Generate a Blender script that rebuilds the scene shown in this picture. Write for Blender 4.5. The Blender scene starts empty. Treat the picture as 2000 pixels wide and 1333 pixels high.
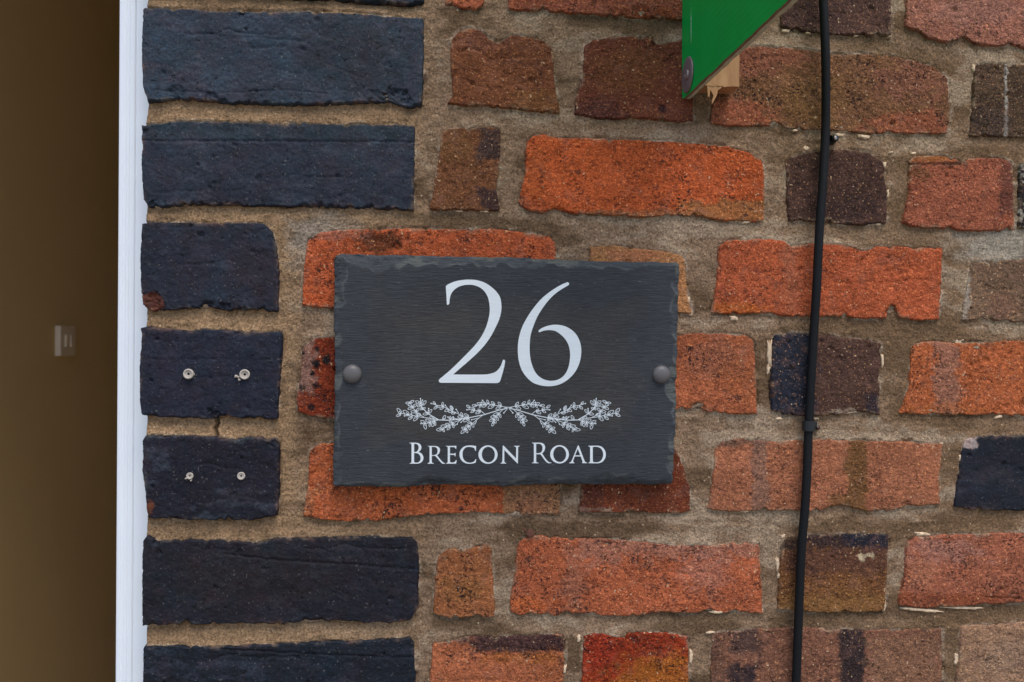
import bpy, math, random
import numpy as np
from mathutils import Vector, Matrix
from mathutils.geometry import tessellate_polygon

random.seed(26)
C = bpy.context.scene.collection
SC = bpy.context.scene

# ------------------------------------------------------------------ camera, sky, sun, exposure
FPX = 1667.0                                   # focal length in photo pixels (2000 wide)
YAW = math.atan(5.7e-5 * FPX)
ROLL = 0.0060
DIST = 0.758
cam_pos = np.array((0.0, -DIST * math.cos(YAW), 0.0))
fwd = np.array((math.sin(YAW), math.cos(YAW), 0.0))
rgt0 = np.array((math.cos(YAW), -math.sin(YAW), 0.0))
up0 = np.array((0.0, 0.0, 1.0))
rgt = math.cos(ROLL) * rgt0 + math.sin(ROLL) * up0
upv = math.cos(ROLL) * up0 - math.sin(ROLL) * rgt0
cd = bpy.data.cameras.new('camera'); cam = bpy.data.objects.new('camera', cd); C.objects.link(cam)
cam.matrix_world = Matrix(((rgt[0], upv[0], -fwd[0], cam_pos[0]), (rgt[1], upv[1], -fwd[1], cam_pos[1]),
                           (rgt[2], upv[2], -fwd[2], cam_pos[2]), (0, 0, 0, 1)))
cd.sensor_width = 36.0; cd.lens = 36.0 * FPX / 2000.0
cd.clip_start = 0.01; cd.clip_end = 500.0
cd.dof.use_dof = True; cd.dof.focus_distance = 0.755; cd.dof.aperture_fstop = 11.0
SC.camera = cam

SUN_EL, SUN_AZ = math.radians(64), math.radians(20)     # sun high, in front of the wall, a little to the right
sun_dir = Vector((math.sin(SUN_AZ) * math.cos(SUN_EL), -math.cos(SUN_AZ) * math.cos(SUN_EL), math.sin(SUN_EL)))
w = bpy.data.worlds.new('World'); SC.world = w; w.use_nodes = True
wt = w.node_tree; bg = wt.nodes['Background']
sky = wt.nodes.new('ShaderNodeTexSky'); sky.sky_type = 'NISHITA'; sky.sun_disc = False
sky.sun_elevation = SUN_EL
sky.sun_rotation = math.atan2(sun_dir.x, sun_dir.y)
sky.dust_density = 1.0; sky.ozone_density = 1.0
wt.links.new(sky.outputs[0], bg.inputs[0]); bg.inputs[1].default_value = 0.12
sd = bpy.data.lights.new('sun', 'SUN'); sd.energy = 1.3; sd.angle = math.radians(34); sd.color = (1.0, 0.985, 0.96)
sun = bpy.data.objects.new('sun', sd); C.objects.link(sun)
sun.rotation_euler = sun_dir.to_track_quat('Z', 'Y').to_euler(); sun.location = (1, -3, 4)
SC.view_settings.view_transform = 'Standard'; SC.view_settings.look = 'None'
SC.view_settings.gamma = 1.0; SC.view_settings.use_curve_mapping = False
SC.view_settings.exposure = 0.98

GROUND = -1.42
# ------------------------------------------------------------------ helpers
def P(px, py, out=0.0):
    """photo pixel -> point on the plane standing `out` metres proud of the wall face (wall face is y = 0)"""
    px = np.asarray(px, float); py = np.asarray(py, float); out = np.asarray(out, float)
    d = fwd * FPX + rgt * (px[..., None] - 1000.0) + upv * (666.5 - py[..., None])
    t = (-out - cam_pos[1]) / d[..., 1]
    return cam_pos + d * t[..., None]
def P1(px, py, out=0.0):
    return Vector(P(np.array([px]), np.array([py]), np.array([out]))[0].tolist())
def lin(c):
    c = np.asarray(c, float) / 255.0
    return np.where(c <= 0.04045, c / 12.92, ((c + 0.055) / 1.055) ** 2.4)
EXPO = np.array((0.77, 0.81, 0.87))                                   # light on the wall: photo colour -> base colour
def alb(c): return np.minimum(lin(c) / EXPO, 0.9)

def _h(ix, iy, seed):
    n = (ix * 374761393 + iy * 668265263 + seed * 144269504) & 0xffffffff
    n = ((n ^ (n >> 13)) * 1274126177) & 0xffffffff
    return ((n ^ (n >> 16)) & 0xffff) / 65535.0
def vnoise(x, y, seed=0):
    x0 = np.floor(x); y0 = np.floor(y); fx = x - x0; fy = y - y0
    ix = x0.astype(np.int64); iy = y0.astype(np.int64)
    fx = fx * fx * (3 - 2 * fx); fy = fy * fy * (3 - 2 * fy)
    a = _h(ix, iy, seed); b = _h(ix + 1, iy, seed); c = _h(ix, iy + 1, seed); d = _h(ix + 1, iy + 1, seed)
    return (a + (b - a) * fx) * (1 - fy) + (c + (d - c) * fx) * fy
def fbm(x, y, seed=0, octs=4, gain=0.5):
    s = 0; a = 1; t = 0
    for k in range(octs):
        s = s + a * (vnoise(x * 2 ** k + 17.3 * k, y * 2 ** k + 5.1 * k, seed + 31 * k) * 2 - 1); t += a; a *= gain
    return s / t * 1.6
def sstep(a, b, x):
    t = np.clip((x - a) / (b - a), 0, 1); return t * t * (3 - 2 * t)

def mesh_np(name, V, F, col=None, smooth=True):
    """V (n,3), F (m,4) or list of faces"""
    me = bpy.data.meshes.new(name)
    if isinstance(F, np.ndarray):
        m, k = F.shape
        me.vertices.add(len(V)); me.vertices.foreach_set('co', np.asarray(V, np.float32).ravel())
        me.loops.add(m * k); me.loops.foreach_set('vertex_index', F.astype(np.int32).ravel())
        me.polygons.add(m); me.polygons.foreach_set('loop_start', np.arange(0, m * k, k, dtype=np.int32))
        try: me.polygons.foreach_set('loop_total', np.full(m, k, np.int32))
        except Exception: pass
        me.update(calc_edges=True)
    else:
        me.from_pydata([tuple(map(float, v)) for v in V], [], [tuple(int(i) for i in f) for f in F]); me.update()
    if col is not None:
        at = me.color_attributes.new('Col', 'FLOAT_COLOR', 'POINT')
        at.data.foreach_set('color', np.asarray(col, np.float32).ravel())
    if smooth:
        me.polygons.foreach_set('use_smooth', np.ones(len(me.polygons), bool))
    return me
def link(name, me, mat=None, parent=None, origin=None):
    """link a mesh given in world coordinates; its origin moves to `origin`; parent keeps world place"""
    o = bpy.data.objects.new(name, me); C.objects.link(o)
    if origin is None:
        v = np.empty(len(me.vertices) * 3, np.float32); me.vertices.foreach_get('co', v)
        v = v.reshape(-1, 3); origin = Vector(((v.min(0) + v.max(0)) / 2).tolist())
    me.transform(Matrix.Translation(-Vector(origin)))
    o.matrix_world = Matrix.Translation(origin)
    if mat: me.materials.append(mat)
    if parent is not None: attach(o, parent)
    return o
WORLD = {}
def attach(o, parent):
    wl = Vector(o.location)
    WORLD[o.name] = wl
    o.parent = parent
    o.location = wl - WORLD.get(parent.name, Vector(parent.location))
def empty(name, loc, label=None, cat=None, group=None):
    o = bpy.data.objects.new(name, None); C.objects.link(o); o.location = loc; o.empty_display_size = 0.05
    WORLD[o.name] = Vector(loc)
    if label: tag(o, label, cat, group)
    return o
def tag(o, label, cat, group=None):
    o['label'] = label; o['category'] = cat
    if group: o['group'] = group
    return o
def struct(o): o['kind'] = 'structure'; return o

def box_me(name, x0, x1, y0, y1, z0, z1, bev=0.0):
    V = [(x, y, z) for x in (x0, x1) for y in (y0, y1) for z in (z0, z1)]
    F = [(0, 1, 3, 2), (4, 6, 7, 5), (0, 4, 5, 1), (2, 3, 7, 6), (0, 2, 6, 4), (1, 5, 7, 3)]
    me = mesh_np(name, V, F, smooth=False)
    if bev > 0:
        import bmesh
        bm = bmesh.new(); bm.from_mesh(me)
        bmesh.ops.bevel(bm, geom=bm.edges[:], offset=bev, segments=3, profile=0.6, affect='EDGES')
        bm.to_mesh(me); bm.free()
    return me
def lathe_me(name, prof, axis_o, axis_d, n=32):
    """prof: list of (radius, height along axis)"""
    d = Vector(axis_d).normalized(); q = d.to_track_quat('Z', 'Y')
    V = []; F = []
    for r, h in prof:
        for k in range(n):
            a = 2 * math.pi * k / n
            V.append(Vector(axis_o) + q @ Vector((r * math.cos(a), r * math.sin(a), h)))
    m = len(prof)
    for i in range(m - 1):
        for k in range(n):
            F.append((i * n + k, i * n + (k + 1) % n, (i + 1) * n + (k + 1) % n, (i + 1) * n + k))
    F.append(tuple(range((m - 1) * n, m * n)))
    F.append(tuple(reversed(range(n))))
    return mesh_np(name, V, F)
def tube_me(name, pts, rad, n=14, sub=8):
    pts = [Vector(p) for p in pts]; Q = []
    for i in range(len(pts) - 1):
        p0 = pts[max(i - 1, 0)]; p1 = pts[i]; p2 = pts[i + 1]; p3 = pts[min(i + 2, len(pts) - 1)]
        for k in range(sub):
            t = k / sub
            Q.append(0.5 * ((2 * p1) + (p2 - p0) * t + (2 * p0 - 5 * p1 + 4 * p2 - p3) * t * t + (3 * p1 - p0 - 3 * p2 + p3) * t ** 3))
    Q.append(pts[-1]); V = []; F = []; ref = Vector((0, 1, 0.01)).normalized()
    for i, q in enumerate(Q):
        tg = (Q[min(i + 1, len(Q) - 1)] - Q[max(i - 1, 0)]).normalized()
        s = tg.cross(ref).normalized(); u = s.cross(tg).normalized()
        r = rad(i / (len(Q) - 1)) if callable(rad) else rad
        for k in range(n):
            a = 2 * math.pi * k / n; V.append(q + (s * math.cos(a) + u * math.sin(a)) * r)
    for i in range(len(Q) - 1):
        for k in range(n):
            F.append((i * n + k, i * n + (k + 1) % n, (i + 1) * n + (k + 1) % n, (i + 1) * n + k))
    F.append(tuple(range((len(Q) - 1) * n, len(Q) * n))); F.append(tuple(reversed(range(n))))
    return mesh_np(name, V, F)

# ------------------------------------------------------------------ materials
class NT:
    def __init__(s, name):
        s.m = bpy.data.materials.new(name); s.m.use_nodes = True; s.t = s.m.node_tree
        s.b = s.t.nodes['Principled BSDF']
    def n(s, typ, **kw):
        x = s.t.nodes.new(typ)
        for k, v in kw.items(): setattr(x, k, v)
        return x
    def l(s, a, b): s.t.links.new(a, b)
    def pos(s, sc=(1, 1, 1)):
        g = s.n('ShaderNodeNewGeometry'); mp = s.n('ShaderNodeMapping'); mp.inputs['Scale'].default_value = sc
        s.l(g.outputs['Position'], mp.inputs['Vector']); return mp.outputs[0]
    def noise(s, scale, detail=3, rough=0.55, vec=None, dist=0.0):
        x = s.n('ShaderNodeTexNoise'); x.inputs['Scale'].default_value = scale; x.inputs['Detail'].default_value = detail
        x.inputs['Roughness'].default_value = rough; x.inputs['Distortion'].default_value = dist
        s.l(vec if vec is not None else s.pos(), x.inputs['Vector']); return x.outputs['Fac']
    def rng(s, v, a, b, c=0.0, d=1.0):
        x = s.n('ShaderNodeMapRange'); s.l(v, x.inputs[0])
        for i, q in enumerate((a, b, c, d)): x.inputs[i + 1].default_value = q
        return x.outputs[0]
    def math(s, op, a, b):
        x = s.n('ShaderNodeMath', operation=op)
        for i, q in enumerate((a, b)):
            if isinstance(q, (int, float)): x.inputs[i].default_value = q
            else: s.l(q, x.inputs[i])
        return x.outputs[0]
    def mix(s, f, a, b, mode='MIX'):
        x = s.n('ShaderNodeMix', data_type='RGBA', blend_type=mode)
        for inp, q in ((x.inputs['Factor'], f), (x.inputs['A'], a), (x.inputs['B'], b)):
            if isinstance(q, (int, float)): inp.default_value = q
            elif isinstance(q, (tuple, list, np.ndarray)): inp.default_value = (*[float(v) for v in q[:3]], 1)
            else: s.l(q, inp)
        return x.outputs['Result']
    def grey(s, v):
        x = s.n('ShaderNodeCombineColor')
        for i in range(3): s.l(v, x.inputs[i])
        return x.outputs[0]
    def attr(s):
        x = s.n('ShaderNodeAttribute'); x.attribute_name = 'Col'; return x.outputs['Color'], x.outputs['Alpha']
    def bump(s, h, dist, strength=1.0, prev=None):
        x = s.n('ShaderNodeBump'); x.inputs['Strength'].default_value = strength; x.inputs['Distance'].default_value = dist
        s.l(h, x.inputs['Height'])
        if prev is not None: s.l(prev, x.inputs['Normal'])
        return x.outputs[0]
    def out(s, col=None, rough=0.8, nrm=None, spec=0.5, metal=0.0):
        b = s.b
        if col is not None:
            if isinstance(col, (tuple, list, np.ndarray)): b.inputs['Base Color'].default_value = (*[float(v) for v in col[:3]], 1)
            else: s.l(col, b.inputs['Base Color'])
        if isinstance(rough, (int, float)): b.inputs['Roughness'].default_value = rough
        else: s.l(rough, b.inputs['Roughness'])
        b.inputs['Specular IOR Level'].default_value = spec; b.inputs['Metallic'].default_value = metal
        if nrm is not None: s.l(nrm, b.inputs['Normal'])
        return s.m

def mat_red():
    t = NT('red_brick'); col, sp = t.attr()
    v = t.rng(t.noise(260, 4, 0.7), 0.32, 0.68, 0.70, 1.30)
    c = t.mix(1.0, col, t.grey(v), 'MULTIPLY')
    v2 = t.rng(t.noise(800, 1, 0.6), 0.3, 0.7, 0.80, 1.20)
    c = t.mix(1.0, c, t.grey(v2), 'MULTIPLY')
    dust = t.math('MULTIPLY', t.rng(t.noise(70, 5, 0.72), 0.52, 0.70), 0.36)
    c = t.mix(dust, c, alb((128, 92, 80)))
    # burnt grains: dark flecks gathered in clusters
    clus = t.rng(t.noise(42, 4, 0.65), 0.40, 0.62, 0.12, 1.0)
    dk = t.math('MULTIPLY', t.math('MULTIPLY', t.rng(t.noise(400, 2, 0.6, t.pos((0.85, 1, 1.15))), 0.555, 0.64), sp), clus)
    big = t.math('MULTIPLY', t.math('MULTIPLY', t.rng(t.noise(170, 3, 0.7), 0.60, 0.66), sp), clus)
    c = t.mix(t.math('MULTIPLY', dk, 0.85), c, alb((46, 34, 36)))
    c = t.mix(t.math('MULTIPLY', big, 0.8), c, alb((48, 38, 42)))
    ln = t.rng(t.noise(480, 1, 0.5, t.pos((1.2, 1, 1))), 0.63, 0.69)
    c = t.mix(t.math('MULTIPLY', ln, 0.8), c, t.mix(0.30, t.mix(1.0, col, (1.9, 1.9, 1.7), 'MULTIPLY'), alb((204, 146, 92))))
    wn = t.rng(t.noise(330, 1, 0.5, t.pos((1, 1.1, 1))), 0.715, 0.75)
    c = t.mix(t.math('MULTIPLY', wn, 0.6), c, alb((205, 174, 140)))
    b1 = t.bump(t.noise(190, 4, 0.72), 0.0046, 1.0)
    b2 = t.bump(t.math('MAXIMUM', dk, big), 0.0012, 1.0, b1); t.t.nodes[-1].invert = True
    return t.out(c, 0.95, b2, 0.1)
def mat_blue():
    t = NT('blue_brick'); col, sp = t.attr()
    hue = t.rng(t.noise(42, 5, 0.7), 0.44, 0.58)
    c = t.mix(t.math('MULTIPLY', hue, 0.6), col, t.mix(1.0, col, (1.45, 0.88, 0.84), 'MULTIPLY'))
    hue2 = t.rng(t.noise(30, 5, 0.7, t.pos((1, 1.3, 1.4))), 0.52, 0.66)
    c = t.mix(t.math('MULTIPLY', hue2, 0.7), c, t.mix(1.0, col, (0.85, 1.2, 1.22), 'MULTIPLY'))
    v = t.rng(t.noise(420, 3, 0.75), 0.3, 0.7, 0.6, 1.4)
    c = t.mix(1.0, c, t.grey(v), 'MULTIPLY')
    v2 = t.rng(t.noise(70, 4, 0.7, t.pos((1, 1, 1.3))), 0.3, 0.7, 0.72, 1.28)
    c = t.mix(1.0, c, t.grey(v2), 'MULTIPLY')
    dk = t.rng(t.noise(230, 3, 0.65, t.pos((0.9, 1, 1.5))), 0.65, 0.70)
    c = t.mix(t.math('MULTIPLY', dk, 0.8), c, (0.004, 0.004, 0.005))
    ln = t.rng(t.noise(560, 1, 0.5), 0.69, 0.74)
    c = t.mix(t.math('MULTIPLY', ln, 0.4), c, alb((110, 106, 104)))
    b1 = t.bump(t.noise(260, 4, 0.72, t.pos((1, 1, 1.2))), 0.0014, 0.8)
    b2 = t.bump(dk, 0.0014, 1.0, b1); t.t.nodes[-1].invert = True
    return t.out(c, t.rng(t.noise(60, 3), 0.3, 0.7, 0.55, 0.78), b2, 0.22)
def mat_mortar():
    t = NT('sand_mortar'); col, sp = t.attr()
    v = t.rng(t.noise(560, 2, 0.7), 0.3, 0.7, 0.54, 1.46)
    c = t.mix(1.0, col, t.grey(v), 'MULTIPLY')
    v2 = t.rng(t.noise(60, 5, 0.65), 0.3, 0.7, 0.82, 1.18)
    c = t.mix(1.0, c, t.grey(v2), 'MULTIPLY')
    dk = t.rng(t.noise(420, 2, 0.6), 0.59, 0.66)
    c = t.mix(t.math('MULTIPLY', dk, 0.5), c, alb((62, 48, 34)))
    vo = t.n('ShaderNodeTexVoronoi'); vo.inputs['Scale'].default_value = 230; t.l(t.pos(), vo.inputs['Vector'])
    sepn = t.n('ShaderNodeSeparateColor'); t.l(vo.outputs['Color'], sepn.inputs[0])
    gr = t.math('MULTIPLY', t.rng(vo.outputs['Distance'], 0.20, 0.14), t.rng(sepn.outputs[0], 0.88, 0.9))
    c = t.mix(t.math('MULTIPLY', gr, 0.7), c, alb((205, 180, 148)))
    gr2 = t.math('MULTIPLY', t.rng(vo.outputs['Distance'], 0.24, 0.18), t.rng(sepn.outputs[1], 0.86, 0.88))
    c = t.mix(t.math('MULTIPLY', gr2, 0.4), c, alb((140, 96, 60)))
    b1 = t.bump(t.noise(210, 5, 0.76), 0.0046, 1.0)
    return t.out(c, 0.95, b1, 0.1)
def mat_slate():
    t = NT('slate'); col, sp = t.attr()
    v = t.rng(t.noise(130, 4, 0.75, t.pos((0.6, 1, 7))), 0.3, 0.7, 0.68, 1.34)
    c = t.mix(1.0, col, t.grey(v), 'MULTIPLY')
    v2 = t.rng(t.noise(30, 4, 0.6), 0.3, 0.7, 0.88, 1.12)
    c = t.mix(1.0, c, t.grey(v2), 'MULTIPLY')
    ln = t.rng(t.noise(500, 2, 0.5, t.pos((0.5, 1, 2))), 0.70, 0.75)
    c = t.mix(t.math('MULTIPLY', ln, 0.3), c, alb((128, 128, 124)))
    b1 = t.bump(t.noise(160, 3, 0.65, t.pos((0.6, 1, 4))), 0.0010, 0.7)
    b2 = t.bump(t.noise(900, 2, 0.6), 0.0002, 0.5, b1)
    return t.out(c, 0.72, b2, 0.2)
def mat_paint():
    t = NT('white_print')
    v = t.rng(t.noise(160, 4, 0.65, t.pos((0.4, 1, 8))), 0.3, 0.75, 0.92, 1.05)
    c = t.mix(1.0, alb((202, 207, 211)), t.grey(v), 'MULTIPLY')
    return t.out(c, 0.5, None, 0.3)
def mat_plain(name, rgb, rough=0.5, var=0.1, scale=60, bump=0.0, spec=0.5, metal=0.0, stretch=(1, 1, 1), bscale=300):
    t = NT(name)
    v = t.rng(t.noise(scale, 4, 0.6, t.pos(stretch)), 0.3, 0.7, 1 - var, 1 + var)
    c = t.mix(1.0, alb(rgb), t.grey(v), 'MULTIPLY')
    nb = t.bump(t.noise(bscale, 4, 0.6, t.pos(stretch)), bump, 0.7) if bump > 0 else None
    return t.out(c, rough, nb, spec, metal)
def mat_green():
    t = NT('green_fluted_plastic')
    wv = t.n('ShaderNodeTexWave', wave_type='BANDS', bands_direction='Z'); wv.inputs['Scale'].default_value = 62
    wv.inputs['Distortion'].default_value = 0.15; t.l(t.pos(), wv.inputs['Vector'])
    v = t.rng(t.noise(25, 3), 0.3, 0.7, 0.92, 1.08)
    c = t.mix(1.0, alb((0, 148, 62)), t.grey(v), 'MULTIPLY')
    # a worn scratch near the wall edge: bare whitish plastic
    g = t.n('ShaderNodeNewGeometry'); sx = t.n('ShaderNodeSeparateXYZ'); t.l(g.outputs['Position'], sx.inputs[0])
    wob = t.rng(t.noise(60, 2), 0.3, 0.7, -0.0006, 0.0006)
    d = t.math('ABSOLUTE', t.math('ADD', t.math('ADD', sx.outputs[1], 0.0290), wob), 0.0)
    m = t.math('MULTIPLY', t.rng(d, 0.0014, 0.0005), t.math('MULTIPLY', t.rng(sx.outputs[2], 0.258, 0.272), t.rng(sx.outputs[2], 0.292, 0.284)))
    m = t.math('MULTIPLY', m, t.rng(t.noise(260, 3, 0.6, t.pos((1, 1, 0.4))), 0.40, 0.50))
    c = t.mix(t.math('MULTIPLY', m, 0.8), c, alb((190, 205, 195)))
    nb = t.bump(wv.outputs['Fac'], 0.00012, 0.5)
    return t.out(c, 0.5, nb, 0.2)
def mat_wood():
    t = NT('sawn_softwood')
    wv = t.noise(70, 5, 0.65, t.pos((1.0, 1.0, 0.16)))
    c = t.mix(t.rng(wv, 0.35, 0.65), alb((142, 100, 68)), alb((172, 130, 94)))
    ln = t.rng(t.noise(420, 3, 0.6, t.pos((1, 1, 0.12))), 0.58, 0.68)
    c = t.mix(t.math('MULTIPLY', ln, 0.4), c, alb((134, 94, 62)))
    return t.out(c, 0.8, t.bump(t.noise(420, 4, 0.6, t.pos((1, 1, 0.15))), 0.0006, 0.7), 0.25)

M = dict(red=mat_red(), blue=mat_blue(), mortar=mat_mortar(), slate=mat_slate(), paint=mat_paint(),
         green=mat_green(), wood=mat_wood(),
         upvc=mat_plain('white_upvc', (232, 232, 230), 0.4, 0.004, 3, spec=0.3),
         sealant=mat_plain('white_sealant', (222, 224, 224), 0.5, 0.03, 60, 0.0004),
         core=mat_plain('backing_mortar', (132, 110, 88), 0.95, 0.25, 180, 0.003, 0.1),
         cable=mat_plain('black_cable_sheath', (15, 15, 17), 0.68, 0.2, 220, 0.0005, 0.22),
         clip=mat_plain('black_plastic', (20, 22, 26), 0.4, 0.1, 100),
         steel=mat_plain('zinc_steel', (138, 126, 124), 0.42, 0.12, 200, 0.0002, 0.5, 0.6),
         washer=mat_plain('dull_washer_steel', (120, 106, 106), 0.5, 0.12, 160, 0.0002, 0.5, 0.35),
         rust=mat_plain('rusty_iron', (84, 48, 34), 0.85, 0.35, 300, 0.0006),
         cap=mat_plain('grey_plastic_cap', (84, 80, 80), 0.42, 0.04, 80, 0.0, 0.4),
         plug=mat_plain('nylon_plug', (160, 150, 142), 0.6, 0.14, 420, 0.0006, 0.3),
         hole=mat_plain('plug_bore', (40, 36, 34), 0.9, 0.1),
         lime=mat_plain('lime_mortar', (190, 166, 140), 0.95, 0.3, 330, 0.0016, 0.1),
         edge=mat_plain('pale_plastic_edge', (168, 172, 152), 0.6, 0.2, 220, 0.0004),
         edge_dark=mat_plain('dirty_plastic_edge', (112, 84, 76), 0.7, 0.25, 220, 0.0004),
         wallpaint=mat_plain('magnolia_wall_paint', (192, 173, 136), 0.7, 0.03, 6, 0.0002, 0.3),
         ceil=mat_plain('white_ceiling_paint', (215, 208, 192), 0.8, 0.03, 6),
         floor=mat_plain('hall_floor_tile', (176, 162, 138), 0.6, 0.06, 12),
         switch=mat_plain('pale_switch_plastic', (208, 198, 188), 0.35, 0.02, 20),
         paving=mat_plain('concrete_paving', (104, 98, 90), 0.9, 0.15, 9, 0.002, 0.3))

# ------------------------------------------------------------------ setting: ground and hall
def quad_box(name, mat, *a):
    return struct(link(name, box_me(name, *a), mat))
quad_box('ground', M['paving'], -60, 60, -60, 0.0, GROUND - 0.3, GROUND)
XJ = P1(287, 667, 0.0).x                       # brick reveal beside the door
XH = -1.04                                     # left wall of the hall
quad_box('hall_floor', M['floor'], XH - 0.1, XJ + 0.35, 0.002, 4.2, GROUND - 0.3, GROUND + 0.03)
quad_box('hall_ceiling', M['ceil'], XH - 0.1, XJ + 0.35, 0.10, 4.2, 1.35, 1.45)
quad_box('hall_wall_left', M['wallpaint'], XH - 0.12, XH, 0.10, 4.2, GROUND, 1.35)
quad_box('hall_wall_right', M['wallpaint'], XJ + 0.05, XJ + 0.17, 0.215, 4.2, GROUND, 1.35)
quad_box('hall_wall_back', M['wallpaint'], XH, XJ + 0.05, 4.1, 4.2, GROUND, 1.35)

# ------------------------------------------------------------------ brick wall
wall = empty('brick_wall', (0.3, 0.0, GROUND), 'weathered red and orange brick wall with dark blue brick edge beside the door', 'wall')

def edge_fn(pts, axis):
    a = np.array(pts, float); a = a[np.argsort(a[:, axis], kind='stable')]
    return a[:, axis], a[:, 1 - axis]
BR_MASK = []
def make_brick(t, b, l=None, r=None, c=(150, 80, 50), pat=(), mat='red', proud=0.0022, seed=0, step=2.3,
               rough=1.0, grooves=(), pits=(), back=0.014, speck=0.8, jag=2.3, label=None):
    t = list(t); b = list(b)
    l = list(l) if l else []; r = list(r) if r else []
    def corner(e, s):
        return ((e[0] + s[0]) / 2, (e[1] + s[1]) / 2) if s else e
    TL = corner(t[0], l[0] if l else None); TR = corner(t[-1], r[0] if r else None)
    BL = corner(b[0], l[-1] if l else None); BRc = corner(b[-1], r[-1] if r else None)
    T = [TL] + [p for p in t if TL[0] < p[0] < TR[0]] + [TR]
    B = [BL] + [p for p in b if BL[0] < p[0] < BRc[0]] + [BRc]
    L = [TL] + [p for p in l if TL[1] < p[1] < BL[1]] + [BL]
    R = [TR] + [p for p in r if TR[1] < p[1] < BRc[1]] + [BRc]
    T, B, L, R = (np.array(q, float) for q in (T, B, L, R))
    W = max(T[-1, 0], B[-1, 0]) - min(T[0, 0], B[0, 0]); H = max(L[-1, 1], R[-1, 1]) - min(L[0, 1], R[0, 1])
    nx = max(6, int(W / step)); ny = max(5, int(H / step))
    # denser rows near the edges
    def param(n):
        u = np.linspace(0, 1, n + 1); return u - 0.10 * np.sin(2 * np.pi * u) / (2 * np.pi) * 1.6
    s = param(nx); v = param(ny)
    def samp_x(A, s, sd, amp):
        x = A[0, 0] + (A[-1, 0] - A[0, 0]) * s; y = np.interp(x, A[:, 0], A[:, 1])
        tap = np.clip(np.minimum(s, 1 - s) * W / 8.0, 0, 1)
        return x, y + tap * amp * (0.22 * fbm(x / 40.0, x * 0 + sd, sd, 3) + 0.5 * fbm(x / 11.0, x * 0 + sd, sd + 7, 4, 0.75))
    def samp_y(A, v, sd, amp):
        y = A[0, 1] + (A[-1, 1] - A[0, 1]) * v; x = np.interp(y, A[:, 1], A[:, 0])
        tap = np.clip(np.minimum(v, 1 - v) * H / 8.0, 0, 1)
        return x + tap * amp * (0.22 * fbm(y / 40.0, y * 0 + sd, sd, 3) + 0.45 * fbm(y / 10.0, y * 0 + sd, sd + 7, 4, 0.75)), y
    tx, ty = samp_x(T, s, seed * 4 + 1, jag); bx, by = samp_x(B, s, seed * 4 + 2, jag)
    lx, ly = samp_y(L, v, seed * 4 + 3, jag * 0.7); rx, ry = samp_y(R, v, seed * 4 + 4, jag * 0.7)
    rc = random.Random(seed + 1)                                 # small broken chips along the arrises
    for ys, sg, cnt in ((by, -1, 3.5), (ty, 1, 1.5)):
        for q in range(int(cnt * W / 330) + 1):
            xc = tx[0] + W * rc.uniform(.06, .94); wd = rc.uniform(4, 10); dp = rc.uniform(2.0, 5.5)
            q_ = np.clip(1 - np.abs((bx if sg < 0 else tx) - xc) / wd, 0, 1) ** 0.6; ys += sg * dp * q_
    S, V_ = np.meshgrid(s, v)
    def coons(t_, b_, l_, r_):
        return ((1 - V_) * t_[None, :] + V_ * b_[None, :] + (1 - S) * l_[:, None] + S * r_[:, None]
                - ((1 - S) * (1 - V_) * t_[0] + S * (1 - V_) * t_[-1] + (1 - S) * V_ * b_[0] + S * V_ * b_[-1]))
    X = coons(tx, bx, lx, rx); Y = coons(ty, by, ly, ry)
    BR_MASK.append((tx, ty, bx, by, lx, ly, rx, ry))
    # distance to the edge in mm
    k = 1 / 2.2
    e = np.minimum(np.minimum(S * W, (1 - S) * W), np.minimum(V_ * H, (1 - V_) * H)) * k
    rw = (0.9 + 2.2 * np.clip(fbm(X / 24, Y / 24, seed + 5, 5, .7) - .15, -0.3, 1.2)) if mat == 'red' else \
         (0.9 + 2.0 * np.clip(fbm(X / 26, Y / 26, seed + 5, 5, .65) - 0.15, -0.3, 1.5))
    rw = np.maximum(rw, 0.7)
    roll = (1 - np.clip(e / rw, 0, 1)) ** 1.5
    rnd = random.Random(seed)
    out = proud * 1000 + (rnd.random() - 0.5) * 0.8 + (S - 0.5) * (rnd.random() - 0.5) * 1.2 + (V_ - 0.5) * (rnd.random() - 0.5) * 0.8
    out = out - roll * (4.2 if mat == 'red' else 5.0)
    out = out + rough * (0.55 * fbm(X / 60, Y / 40, seed + 9, 4) + 0.34 * fbm(X / 10, Y / 9, seed + 19, 4, .7))
    if mat == 'blue':                                            # torn lower arris
        eb = (1 - V_) * H * k; ero = sstep(0.0, 0.7, fbm(X / 20, X * 0 + seed, seed + 61, 4, .65))
        out = out - 2.8 * ero * (1 - sstep(0.3, 1.0, eb / (0.4 + 3.2 * ero * (1 + .5 * fbm(X / 8, Y / 6, seed + 63, 3)))))
    for poly, wd, dp in grooves:
        gx = np.array([p[0] for p in poly], float); gy = np.array([p[1] for p in poly], float)
        if abs(gx[-1] - gx[0]) >= abs(gy[-1] - gy[0]):
            yy = np.interp(X, gx, gy); inn = sstep(gx[0] - 8, gx[0] + 8, X) * (1 - sstep(gx[-1] - 8, gx[-1] + 8, X)); d = Y - yy
        else:
            xx = np.interp(Y, gy, gx); inn = sstep(gy[0] - 3, gy[0] + 3, Y) * (1 - sstep(gy[-1] - 3, gy[-1] + 3, Y)); d = X - xx
        d = d + 1.2 * fbm(X / 14, Y / 14, seed + 3, 2)
        out = out - inn * dp * np.exp(-(d / wd) ** 2) + inn * dp * 0.35 * np.exp(-np.clip(-d, 0, 99) / 10) * (d < 0)
    X0, Y0 = X.min(), Y.min()
    pits = list(pits)
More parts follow.
